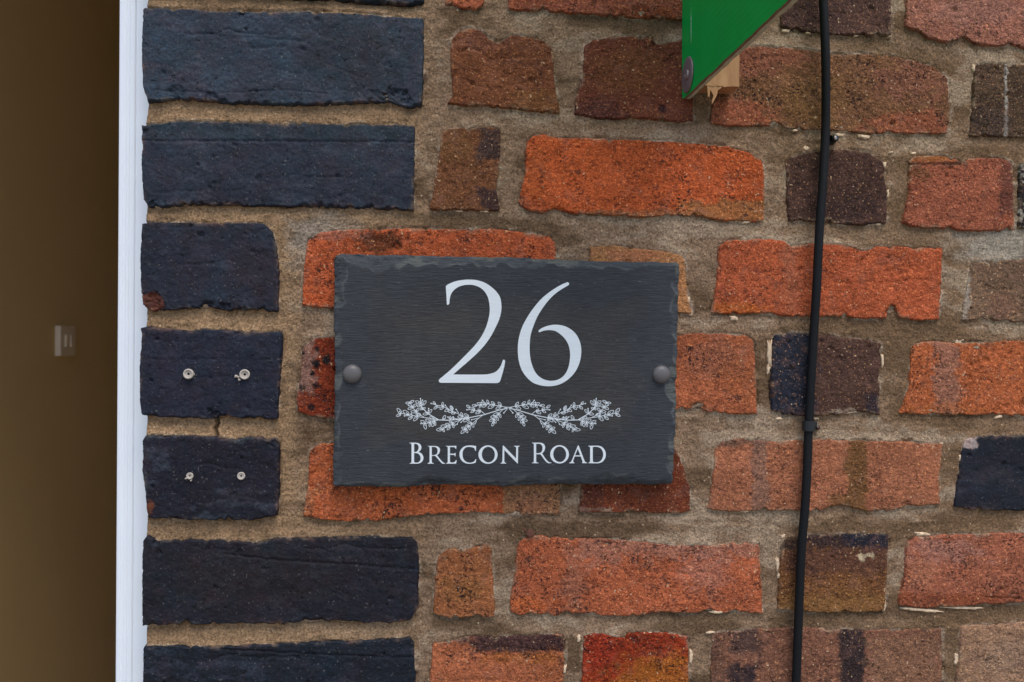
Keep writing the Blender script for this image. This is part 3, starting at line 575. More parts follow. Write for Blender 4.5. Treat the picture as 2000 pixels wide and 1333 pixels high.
# courses that go on beyond the picture, coarser
rnd = random.Random(5)
COLS = [(150, 80, 52), (170, 84, 46), (112, 72, 50), (90, 62, 50), (160, 96, 66), (72, 54, 48)]
n = len(bricks)
def course(y0l, y1l, y0r, y1r, x0, x1, first_blue, header):
    global n
    x = x0; long_ = header
    while x < x1:
        wd = 540 if first_blue and long_ else 262 if first_blue else (465 if long_ else 205)
        f0 = (x - 280) / 1720; f1 = (x + wd - 280) / 1720
        ya, yb = y0l + (y0r - y0l) * f0, y1l + (y1r - y1l) * f0; yc, yd = y0l + (y0r - y0l) * f1, y1l + (y1r - y1l) * f1
        make_brick(t=[(x + 4, ya), (x + wd - 4, yc)], b=[(x + 2, yb), (x + wd - 3, yd)], l=[(x, ya + 6), (x, yb - 6)], r=[(x + wd, yc + 6), (x + wd, yd - 6)],
                   c=(38, 42, 56) if first_blue else rnd.choice(COLS), mat='blue' if first_blue else 'red', seed=100 + n * 7, step=9.0,
                   back=0.10 if first_blue else 0.014, proud=0.0034 if first_blue else 0.0022)
        n += 1; x += wd + 42; long_ = not long_; first_blue = False
for kk in range(2):
    course(-400 - 205 * kk, -230 - 205 * kk, -290 - 188 * kk, -150 - 188 * kk, 277, 3150, True, kk == 0)
    course(1466 + 205 * kk, 1634 + 205 * kk, 1408 + 188 * kk, 1548 + 188 * kk, 277, 3150, True, kk == 1)
for x, a, b_ in [(2160, 132, 276), (2200, 324, 456), (2150, 506, 636), (2250, 672, 818), (2160, 852, 1002), (2250, 1038, 1174), (2150, 1212, 1364)]:
    sl = -0.035 + 0.054 * (a - 130) / 1080                   # the beds converge to the right in the picture
    lng = rnd.random() < .5
    while x < 3080:
        wd = (455 if lng else 205) - (x - 2000) * .05; ya = a - sl * (x - 2150); yb = b_ - (sl + .007) * (x - 2150)
        make_brick(t=[(x, ya), (x + wd, ya - sl * wd)], b=[(x, yb), (x + wd, yb - (sl + .007) * wd)], c=rnd.choice(COLS), seed=100 + n * 7, step=9.0); n += 1
        x += wd + 40; lng = not lng

# ---- mortar sheet: one relief surface behind the bricks
def axis(a, b, lo, hi, fine, coarse):
    return np.concatenate([np.arange(lo, a, coarse), np.arange(a, b, fine), np.arange(b, hi + coarse, coarse)])
ax = axis(287, 2010, 287, 3200, 2.4, 12.0); ay = axis(-12, 1346, -640, 1900, 2.4, 12.0)
X, Y = np.meshgrid(ax, ay)
mask = np.zeros(X.shape, np.float32)
for (tx, ty, bx, by, lx, ly, rx, ry) in BR_MASK:
    x0, x1 = min(tx.min(), bx.min(), lx.min()), max(tx.max(), bx.max(), rx.max()); y0, y1 = min(ty.min(), ly.min()), max(by.max(), ly.max(), ry.max())
    i0, i1 = np.searchsorted(ay, [y0, y1]); j0, j1 = np.searchsorted(ax, [x0, x1])
    if i1 <= i0 or j1 <= j0: continue
    gx, gy = X[i0:i1, j0:j1], Y[i0:i1, j0:j1]
    ins = (gy > np.interp(gx, tx, ty)) & (gy < np.interp(gx, bx, by)) & (gx > np.interp(gy, ly, lx)) & (gx < np.interp(gy, ry, rx))
    mask[i0:i1, j0:j1] = np.maximum(mask[i0:i1, j0:j1], ins)
def box(a, r):
    for axx in (0, 1):
        p = np.pad(a, [(r + 1, r) if k == axx else (0, 0) for k in (0, 1)], mode='edge').cumsum(axx)
        hi = np.take(p, range(2 * r + 1, p.shape[axx]), axx); lo = np.take(p, range(0, p.shape[axx] - 2 * r - 1), axx)
        a = (hi - lo) / (2 * r + 1)
    return a
near = box(box(mask, 2), 2); wide = box(box(mask, 5), 4)
def shift(a, k): return np.roll(a, k, 0)
below = box(shift(mask, -4), 3) * (1 - mask); above = box(shift(mask, 4), 3) * (1 - mask)      # brick under / over this bit of joint
bluezone = 1 - sstep(545, 620, X + 20 * fbm(X / 40, Y / 40, 3, 3))
joint2 = np.zeros(X.shape)
for (ya, yb) in ((195, 245), (400, 440), (1012, 1058), (1215, 1262), (-10, 30)):
    joint2 = np.maximum(joint2, sstep(ya - 20, ya, Y) * (1 - sstep(yb, yb + 20, Y)) * (1 - sstep(790, 860, X)))
bz = np.maximum(bluezone, joint2 * 0.8)
n1 = fbm(X / 90, Y / 60, 11, 4); n2 = fbm(X / 26, Y / 20, 12, 4, 0.6); n3 = fbm(X / 8, Y / 7, 13, 3, 0.6); n4 = fbm(X / 150, Y / 45, 14, 4)
out = 0.0 - 0.9 * bz + 0.45 * n1 + 0.55 * n2 + 0.34 * n3 + 0.8 * near * np.clip(n2 + 0.1, -0.6, 1) - 0.6 * np.clip(0.5 - wide, 0, 1)
out = out + 0.35 * fbm(X / 75, Y / 6.5, 92, 3) * sstep(-.2, .4, n1)          # trowel drag along the beds
out = out + (1.0 + 0.6 * bz) * below * (0.7 + 0.8 * n2) - (0.9 + 1.3 * bz) * above * (1 + 0.5 * n2)
edge = np.exp(-((near - 0.42) / 0.12) ** 2) * (1 - mask)
out = out - 1.8 * edge * sstep(0.25, 0.5, fbm(X / 70, Y / 55, 91, 4))
out = out - 5.0 * sstep(0.9, 0.98, wide)
cx = np.interp(Y, [818, 828, 838, 850], [421, 425, 419, 423]); out -= 9.0 * np.exp(-((X - cx) / 2.9) ** 2) * (Y > 812) * (Y < 854)
for (px, py, r_, dp) in [(1033, 1044, 9, 1.5), (572, 1128 - 12, 6, 1.4), (327, 1029, 5, 1.6), (575, 1231, 6, 1.4), (620, 1236, 6, 1.2), (640, 1240, 5, 1), (790, 1230, 7, 1.2), (1905, 480, 20, -.7), (1565, 292, 12, -1)]:
    out -= dp * (1 - sstep(r_ * .4, r_, np.hypot(X - px, Y - py)))
def lerp(a, b, t): return a * (1 - t[..., None]) + b * t[..., None]
col = np.empty(X.shape + (3,)); col[:] = alb((137, 112, 90))
col = lerp(col, alb((150, 121, 92)), bz * 0.9)
col = lerp(col, alb((94, 74, 55)), 0.85 * sstep(0.0, 0.5, n4 + .25 * n2) * (1 - 0.6 * bz))
col = lerp(col, alb((118, 92, 68)), 0.5 * sstep(1200, 2000, X) * (1 - bz))
col = lerp(col, alb((156, 135, 113)), 0.8 * sstep(0.1, 0.6, -n4 + 0.45 * n2) * (1 - bz))
col = lerp(col, alb((172, 152, 132)), 0.6 * sstep(0.12, 0.4, near) * sstep(-0.1, 0.5, n2 + 0.4 * n1))
col = lerp(col, alb((158, 148, 134)), 0.8 * (1 - sstep(30, 95, np.hypot((X - 1960) * .7, (Y - 478) * 1.6) + 25 * n2)))
col = lerp(col, alb((150, 140, 128)), 0.6 * (1 - sstep(20, 70, np.hypot((X - 620) * .7, Y - 470) + 25 * n2)))
colr = np.concatenate([col, np.ones(X.shape + (1,))], -1)
G = P(X, Y, np.zeros(X.shape)); G[..., 1] = -out / 1000
G[:, 0, 0] += 0.0008 * fbm(ay / 30, ay * 0, 6, 3)
ny, nx = X.shape; idx = np.arange(nx * ny).reshape(ny, nx)
F = np.stack([idx[:-1, :-1], idx[1:, :-1], idx[1:, 1:], idx[:-1, 1:]], -1).reshape(-1, 4)
V = G.reshape(-1, 3); cc = colr.reshape(-1, 4); lc = idx[:, 0]; sk = V[lc].copy(); sk[:, 1] = 0.10; i0 = len(V); j = np.arange(ny - 1)
F2 = np.stack([lc[j], i0 + j, i0 + j + 1, lc[j + 1]], -1)
link('mortar', mesh_np('mortar', np.concatenate([V, sk]), np.concatenate([F, F2]), np.concatenate([cc, cc[lc]])), M['mortar'], wall)
link('wall_core', box_me('wall_core', XJ + 0.02, P1(3190, 667).x, 0.016, 0.21, GROUND, 1.4), M['core'], wall)

# ---- cream lime residue left in and round the joints
def blob(name, px, py, rx, ry, mat, parent, hgt=0.0016, base=0.0012, ang=0.0, seed=0, nn=34):
    V = []; F = []; ca, sa = math.cos(ang), math.sin(ang)
    rings = [(1.0, -0.0035), (0.92, 0.0), (0.6, hgt * .8), (0.25, hgt)]
    for q, (rr, h) in enumerate(rings):
        for k in range(nn):
            a = 2 * math.pi * k / nn
            jit = 1 + 0.5 * float(fbm(np.array(math.cos(a) * 1.5 * max(rx / ry, 1) ** .6 + seed), np.array(math.sin(a) * 1.5 * max(ry / rx, 1) ** .6 + seed * .7), seed, 4, .7))
            sq = 1 / max(abs(math.cos(a)), abs(math.sin(a))) ** 0.6
            ux, uy = rx * rr * jit * sq * math.cos(a), ry * rr * jit * sq * math.sin(a)
            p = P1(px + ux * ca - uy * sa, py + ux * sa + uy * ca, 0.001); p.y = -(base + h); V.append(p)
    for q in range(len(rings) - 1):
        for k in range(nn): F.append((q * nn + k, q * nn + (k + 1) % nn, (q + 1) * nn + (k + 1) % nn, (q + 1) * nn + k))
    F.append(tuple(range((len(rings) - 1) * nn, len(rings) * nn)))
    F = [tuple(reversed(f)) for f in F]
    return link(name, mesh_np(name, V, F), mat, parent)
LIME = [(1504, 690, 5, 34), (1501, 722, 4, 12), (1900, 866, 11, 6), (1877, 896, 4, 8), (1455, 999, 11, 3), (1519, 1102, 4, 18), (1522, 1125, 5, 8), (1530, 1048, 6, 4), (1806, 1044, 20, 4),
        (1727, 1184, 5, 14), (1800, 1192, 44, 3.5), (1880, 1188, 40, 3), (1402, 1196, 17, 4), (1486, 1194, 6, 5), (1388, 1236, 9, 3), (1350, 1284, 4, 16), (1131, 1248, 4, 9), (1869, 1288, 5, 14),
        (1434, 622, 10, 5), (1348, 612, 5, 6), (1724, 706, 3, 16), (1522, 818, 7, 3), (1595, 818, 6, 2.5), (1553, 255, 6, 3), (1640, 264, 13, 3.5), (1686, 267, 15, 4), (1535, 60, 10, 3.5), (1578, 65, 7, 2.5), (1672, 69, 6, 3), (1738, 71, 5, 3),
        (1458, 434, 9, 3.5), (1573, 290, 9, 6), (1728, 322, 4, 7), (1734, 380, 2.5, 10), (1715, 438, 6, 3), (1902, 134, 4, 10), (1870, 668, 14, 5), (1950, 815, 8, 3), (1838, 868, 6, 4), (1270, 1237, 6, 3), (1103, 1308, 4, 12), (1345, 585, 3, 6), (945, 413, 10, 2.5), (898, 413, 8, 2), (1660, 806, 18, 2.5), (1785, 300, 5, 3), (1740, 298, 5, 2.5)]
for i, (x, y, rx, ry) in enumerate(LIME):
    blob('lime_residue', x, y, rx * 0.85, ry * 0.85, M['lime'], wall, seed=i + 3, ang=0.1 * math.sin(i * 7.1), hgt=0.0006 + 0.0003 * math.sin(i * 3.3), base=0.0008)

# ------------------------------------------------------------------ door frame
YF = 0.030
def XF(px): return P1(px, 667, -YF).x
x_in = XF(227.0); x_g = XF(262.5)
frame = empty('door_frame', (x_in, YF, GROUND + 0.03), 'white plastic door frame upright between the brick edge and dark hallway', 'door frame')
def profile_me(name, pts, z0, z1, flip=False):
    V = [(x, y, z) for z in (z0, z1) for x, y in pts]; m = len(pts)
    F = [(k, (k + 1) % m, m + (k + 1) % m, m + k) for k in range(m)] + [tuple(range(m))[::-1], tuple(range(m, 2 * m))]
    return mesh_np(name, V, F, smooth=False)
wj = x_g - x_in
pts = [(x_in, YF + 0.062), (x_in, YF + 0.0035), (x_in + 0.0012, YF + 0.0010), (x_in + 0.0035, YF)]
for f in (0.34, 0.52, 0.70):                                        # fine ribs of the rolled profile
    xr = x_in + wj * f; pts += [(xr - 0.0008, YF), (xr, YF + 0.0005), (xr + 0.0008, YF)]
pts += [(x_g - 0.0012, YF), (x_g - 0.0003, YF + 0.0010), (x_g - 0.0003, YF + 0.062)]
zt = 1.02
def jamb(name, pp): return link(name, profile_me(name, pp, GROUND + 0.03, zt), M['upvc'], frame)
jamb('jamb', pts)
jamb('cover_strip', [(x_g, YF + 0.062), (x_g, YF + 0.0006), (x_g + 0.001, YF - 0.0002), (XJ + 0.045, YF - 0.0002), (XJ + 0.045, YF + 0.062)])
link('sealant_bead', tube_me('sealant_bead', [Vector((XJ + 0.0025 + 0.0012 * math.sin(k * 1.7) + 0.0008 * math.sin(k * 4.1), YF - 0.002, GROUND + 0.03 + k * 0.04)) for k in range(62)], lambda f: 0.0042 + 0.0008 * math.sin(f * 140), 10, 3), M['sealant'], frame)
xl = XH - 0.02
jamb('jamb', [(xl - 0.03, YF), (xl + 0.03, YF), (xl + 0.03, YF + 0.062), (xl - 0.03, YF + 0.062)])
link('head', box_me('head', xl - 0.03, XJ + 0.045, YF, YF + 0.062, zt, zt + 0.06, 0.002), M['upvc'], frame)
link('threshold', box_me('threshold', xl - 0.03, XJ + 0.045, YF - 0.03, YF + 0.07, GROUND, GROUND + 0.03, 0.003), M['steel'], frame)
# masonry beyond the far side of the doorway, outside the picture
quad_box('wall_beyond_door', M['core'], xl - 1.2, xl - 0.031, 0.0, 0.21, GROUND, 1.4)

# ------------------------------------------------------------------ light switch in the hall
def on_left_wall(px, py, th=0.0):
    d = fwd * FPX + rgt * (px - 1000.0) + upv * (666.5 - py); t = (XH + th - cam_pos[0]) / d[0]; return Vector((cam_pos + d * t).tolist())
a = on_left_wall(107, 637); b_ = on_left_wall(148, 695, 0.016)
sw = empty('light_switch', (XH, (a.y + b_.y) / 2, (a.z + b_.z) / 2), 'pale two-rocker switch plate on the dark hallway wall', 'light switch')
hz = on_left_wall(130, 637).z; lz = on_left_wall(130, 695).z; ym = (a.y + b_.y) / 2
link('plate', box_me('plate', XH, XH + 0.016, a.y, b_.y, lz, hz, 0.003), M['switch'], sw)
for dy in (-0.014, 0.018):
    me = box_me('rocker', XH + 0.0155, XH + 0.0205, ym + dy - 0.009, ym + dy + 0.009, (lz + hz) / 2 - 0.017, (lz + hz) / 2 + 0.017, 0.002)
    for v in me.vertices:
        if v.co.x > XH + 0.017: v.co.x += 0.06 * (v.co.z - (lz + hz) / 2) * (1 if dy < 0 else -1)
    link('rocker', me, M['switch'], sw)

# ------------------------------------------------------------------ wall plugs in the blue bricks
def plug(px, py, r, label, h=0.0022, tail=()):
    c = P1(px, py, 0.0034); e = empty('wall_plug', c, label, 'wall plug', 'plastic plugs in the blue bricks')
    dr = (0.02, -1, 0.06)
    k = r * 0.9 / 2.2 / 1000
    link('collar', lathe_me('collar', [(k * .82, -0.006), (k, -0.0005), (k * 1.04, h * .6), (k * .92, h), (k * .70, h * .92), (k * .62, h * .55), (k * .50, h * .62), (k * .28, h * .6), (k * .24, h * .2)], c, dr, 28), M['plug'], e)
    link('bore', lathe_me('bore', [(k * .25, -0.004), (k * .25, h * .3), (k * .02, h * .31)], c, dr, 16), M['hole'], e)
    for (tx, ty, tr) in tail:
        blob('torn_flash', tx, ty, tr, tr * .8, M['plug'], e, hgt=0.001, base=0.0042, seed=int(tx))
plug(369, 731, 10.5, 'larger pale plug, left one of the upper pair, in dark blue brick', 0.003, [(380, 731, 2.5)])
plug(478.5, 732, 10.5, 'larger pale plug with torn flash, right one of the upper pair', 0.003, [(463, 735, 3.5), (469, 742, 2.8), (467, 737, 2.4)])
plug(371, 930, 7.0, 'smallest ragged plug, left one of the lower pair, in dark blue brick', 0.0012, [(365, 934, 2.2), (375, 938, 2)])
plug(471.3, 930, 8.0, 'small neat round plug, right one of the lower pair', 0.0015)

# ------------------------------------------------------------------ slate house sign
OUTP = 0.0150; THK = 0.0065
sign = empty('house_sign', P1(985, 725, 0.008), 'dark slate house sign reading 26 Brecon Road on the brick wall', 'sign')
T = [(652, 506), (656, 500), (668, 496), (720, 497), (850, 500), (1000, 503), (1150, 510), (1250, 512), (1322, 513), (1327, 517)]
B = [(650, 947), (652, 951), (700, 951), (780, 953), (830, 949), (900, 948), (980, 951), (1040, 948), (1120, 947), (1200, 948), (1290, 947), (1311, 946), (1315, 941)]
L = [(652, 506), (653, 560), (652, 640), (654, 720), (653, 800), (651, 870), (650, 947)]
R = [(1327, 517), (1325, 600), (1324, 680), (1322, 760), (1320, 830), (1317, 900), (1315, 941)]
st = 2.0; nx = int(675 / st); ny = int(450 / st)
s = np.linspace(0, 1, nx + 1); v = np.linspace(0, 1, ny + 1); S, V_ = np.meshgrid(s, v)
def sx(A, s, sd):
    A = np.array(A, float); x = A[0, 0] + (A[-1, 0] - A[0, 0]) * s; return x, np.interp(x, A[:, 0], A[:, 1]) + 1.1 * fbm(x / 18, x * 0 + sd, sd, 4, .6) * np.clip(np.minimum(s, 1 - s) * 40, 0, 1)
def sy(A, v, sd):
    A = np.array(A, float); y = A[0, 1] + (A[-1, 1] - A[0, 1]) * v; return np.interp(y, A[:, 1], A[:, 0]) + 1.5 * fbm(y / 16, y * 0 + sd, sd, 4, .6) * np.clip(np.minimum(v, 1 - v) * 40, 0, 1), y
tx, ty = sx(T, s, 1); bx, by = sx(B, s, 2); lx, ly = sy(L, v, 3); rx, ry = sy(R, v, 4)
def coons(t_, b_, l_, r_):
    return ((1 - V_) * t_[None, :] + V_ * b_[None, :] + (1 - S) * l_[:, None] + S * r_[:, None]
            - ((1 - S) * (1 - V_) * t_[0] + S * (1 - V_) * t_[-1] + (1 - S) * V_ * b_[0] + S * V_ * b_[-1]))
X = coons(tx, bx, lx, rx); Y = coons(ty, by, ly, ry)
def scallop(u, chips, base, sd):
    """width of the flaked margin along an edge (px)"""
    q = base + base * 0.6 * fbm(u / 22, u * 0 + sd, sd, 3)
    for c_, w_, d_ in chips: q = np.maximum(q, d_ * np.sqrt(np.clip(1 - ((u - c_) / w_) ** 2, 0, 1)))
    return q
drop = np.zeros(X.shape); lip = np.zeros(X.shape); marg = np.zeros(X.shape)
for (dist, u, chips, base, dep, sd) in [
    (V_ * (by[None, :] - ty[None, :]), X, [(742, 62, 36), (700, 30, 22), (825, 36, 22), (868, 34, 24), (905, 26, 17), (950, 34, 21), (1000, 30, 17), (1040, 34, 21), (1085, 30, 14), (1125, 40, 15), (1170, 24, 13), (1222, 36, 16), (1280, 30, 9)], 6, 2.6, 51),
    ((1 - V_) * (by[None, :] - ty[None, :]), X, [(700, 40, 10), (770, 40, 9), (850, 46, 19), (930, 50, 12), (985, 30, 14), (1035, 40, 20), (1100, 40, 13), (1160, 40, 17), (1210, 58, 24), (1290, 40, 10)], 6, 3.6, 52),
    (S * 670, Y, [(530, 30, 24), (575, 30, 18), (592, 9, 26), (625, 24, 12), (660, 22, 14), (700, 24, 19), (735, 30, 16), (790, 30, 10), (845, 24, 13), (890, 40, 16), (930, 22, 20)], 7, 2.6, 53),
    ((1 - S) * 670, Y, [(560, 20, 12), (600, 24, 18), (640, 24, 14), (690, 22, 13), (750, 40, 22), (800, 20, 9), (860, 26, 14), (905, 22, 18)], 5, 2.6, 54)]:
    sc = scallop(u, chips, base, sd) * (0.92 + 0.22 * fbm(u / 24, u * 0 + sd, sd + 15, 3, .6)) + 1.6 * fbm(X / 16, Y / 16, sd + 5, 4, .6)
    q = np.clip(1 - dist / np.maximum(sc, 1.5), 0, 1)
    inside = sstep(0.0, 0.10, q)
    drop = np.maximum(drop, inside * 0.30 + dep * q ** 1.5 * np.clip(sc / 16, .5, 1.3) * (1 + 0.6 * fbm(X / 12, Y / 8, sd + 9, 5, .65)))
    lip = np.maximum(lip, np.exp(-((dist - sc) / 1.8) ** 2)); marg = np.maximum(marg, inside)
drop = np.clip(drop, 0, THK * 1000 - 1.2)
face = -drop / 1000 + 0.00004 * fbm(X / 120, Y / 60, 66, 3)
flat = sstep(60, 130, np.minimum(np.minimum(S, 1 - S) * 670, np.minimum(V_, 1 - V_) * 446) + 18 * fbm(X / 60, Y / 50, 71, 3))
col = np.empty(X.shape + (3,)); col[:] = alb((55, 54, 54))
col = lerp(col, alb((48, 50, 54)), (1 - flat) * 0.85)
col = lerp(col, alb((59, 56, 54)), 0.5 * sstep(0.0, .6, fbm(X / 140, Y / 90, 73, 3)) * flat)
col = lerp(col, alb((60, 63, 67)), marg * 0.55)
col = lerp(col, alb((86, 87, 80)), marg * 0.5 * sstep(0.1, .6, fbm(X / 30, Y / 14, 74, 3)))
col = lerp(col, alb((108, 110, 109)), lip * 0.3 * sstep(-.2, .4, fbm(X / 20, Y / 20, 75, 3)))
G = P(X, Y, np.full(X.shape, OUTP)); G[..., 1] = -OUTP - face
n1 = nx + 1; idx = np.arange(n1 * (ny + 1)).reshape(ny + 1, n1)
F = np.stack([idx[:-1, :-1], idx[1:, :-1], idx[1:, 1:], idx[:-1, 1:]], -1).reshape(-1, 4)
ring = np.concatenate([idx[0, :], idx[1:, -1], idx[-1, -2::-1], idx[-2:0:-1, 0]]); V = G.reshape(-1, 3); cc = np.concatenate([col, np.ones(X.shape + (1,))], -1).reshape(-1, 4)
sk = V[ring].copy(); sk[:, 1] = -OUTP + THK; i0 = len(V); m = len(ring); j = np.arange(m); jn = (j + 1) % m
cen = np.array([[V[:, 0].mean(), -OUTP + THK, V[:, 2].mean()]])
Fq = np.concatenate([F, np.stack([ring[j], ring[jn], i0 + jn, i0 + j], -1)])
me = mesh_np('slate_plate', np.concatenate([V, sk]), Fq, np.concatenate([cc, cc[ring]]))
link('slate_plate', me, M['slate'], sign)
for px in (688, 1291.5):
    c = P1(px, 732 if px > 1000 else 731, OUTP); r_ = 0.0081
    link('screw_cap', lathe_me('screw_cap', [(r_ * .96, -0.001), (r_, 0.0003), (r_ * .985, 0.0012), (r_ * .9, 0.0026), (r_ * .72, 0.0038), (r_ * .45, 0.0046), (r_ * .15, 0.0049)], c, (0, -1, 0), 40), M['cap'], sign)
    link('spacer', lathe_me('spacer', [(0.006, 0.0), (0.006, OUTP - THK + 0.004)], P1(px, 732, -0.004), (0, -1, 0), 20), M['cap'], sign)

# ---- lettering: outlines as painted strokes on the slate
def cat(run, sub=7):
    if len(run) < 3: return run[:-1]
    o = []
    for i in range(len(run) - 1):
        p0 = np.array(run[max(i - 1, 0)], float); p1 = np.array(run[i], float); p2 = np.array(run[i + 1], float); p3 = np.array(run[min(i + 2, len(run) - 1)], float)
        for k in range(sub):
            t = k / sub; o.append(tuple(0.5 * (2 * p1 + (p2 - p0) * t + (2 * p0 - 5 * p1 + 4 * p2 - p3) * t * t + (3 * p1 - p0 - 3 * p2 + p3) * t ** 3)))
    return o
def closed(runs):
    o = []
    for r_ in runs: o += cat(r_)
    return o
def ell(cx, cy, rx, ry, tilt=0.0, n=56):
    o = []
    for k in range(n):
        a = 2 * math.pi * k / n; x, y = rx * math.cos(a), ry * math.sin(a)
        o.append((cx + x * math.cos(tilt) - y * math.sin(tilt), cy + x * math.sin(tilt) + y * math.cos(tilt)))
    return o
PRINT = OUTP + 0.00025
def glyphs(name, shapes, parent, label):
    """shapes: list of (loops in photo pixels); the print is a thin raised film"""
    V = []; F = []
    for loops in shapes:
        vs = [[Vector((x, -y, 0)) for x, y in lp] for lp in loops]
        tris = tessellate_polygon(vs); base = len(V); flatp = [p for lp in loops for p in lp]
        for x, y in flatp: V.append(P1(x, y, PRINT))
        for t_ in tris:
            q = [flatp[i] for i in t_]
            area = (q[1][0] - q[0][0]) * (q[2][1] - q[0][1]) - (q[2][0] - q[0][0]) * (q[1][1] - q[0][1])
            F.append(tuple(base + i for i in (t_ if area < 0 else t_[::-1])))
        k = 0
        for lp in loops:                                   # edge of the film
            m = len(lp); b0 = len(V)
            for x, y in lp: p = P1(x, y, PRINT); p.y += 0.0003; V.append(p)
            for i in range(m): F.append((base + k + i, base + k + (i + 1) % m, b0 + (i + 1) % m, b0 + i))
            k += m
    me = mesh_np(name, V, F, smooth=False); o = link(name, me, M['paint'], parent); o['label'] = label; return o
def zx(lp, ox, oy, sc): return [(ox + x / sc, oy + y / sc) for x, y in lp]
two = closed([[(118, 160), (150, 138), (220, 110), (300, 96), (370, 92), (450, 98), (530, 122), (600, 165), (665, 225), (705, 290), (718, 370), (715, 440), (695, 520), (660, 600), (605, 705), (530, 810), (440, 905), (340, 995), (270, 1055), (195, 1121)],
  [(195, 1121), (300, 1122), (420, 1122), (540, 1121), (600, 1112), (650, 1095), (690, 1060), (715, 1020), (733, 970), (742, 961), (753, 965), (757, 980), (750, 1030), (735, 1090), (718, 1150), (705, 1190), (690, 1208), (665, 1215)],
  [(665, 1215), (60, 1211)], [(60, 1211), (46, 1205), (39, 1190), (45, 1175), (60, 1160), (150, 1085), (240, 1000), (340, 900), (430, 805), (500, 710), (550, 610), (580, 510), (592, 420), (585, 340), (568, 275), (530, 215), (480, 175), (420, 153), (360, 148), (300, 155), (245, 175), (200, 210), (170, 255), (157, 305), (153, 350), (147, 361), (137, 364), (127, 358), (122, 270), (116, 180), (118, 160)]])
six = closed([[(600, 120), (540, 145), (470, 185), (390, 240), (310, 310), (230, 405), (160, 510), (105, 620), (72, 740), (63, 850), (72, 960), (100, 1060), (150, 1140), (220, 1205), (300, 1237), (380, 1248), (460, 1243), (540, 1218), (620, 1165), (690, 1085), (735, 985), (751, 880), (742, 785), (705, 700), (650, 640), (580, 600), (510, 584), (450, 582), (385, 594), (330, 615), (295, 638), (288, 651), (298, 662), (350, 645), (410, 640), (470, 650), (525, 685), (575, 735), (610, 795), (627, 860), (630, 930), (618, 1020), (590, 1095), (545, 1150), (490, 1180), (430, 1190), (370, 1182), (310, 1155), (255, 1100), (215, 1010), (195, 910), (192, 800), (203, 690), (235, 590), (275, 495), (330, 405), (390, 325), (450, 262), (520, 208), (600, 160), (616, 148), (618, 130), (600, 120)]])
glyphs('house_number', [[zx(two, 850, 530, 5.553)], [zx(six, 1000, 530, 5.553)]], sign, 'large white serif numerals 26')
k1 = lambda lp: zx(lp, 790, 855, 9.524); k2 = lambda lp: zx(lp, 990, 855, 9.524)
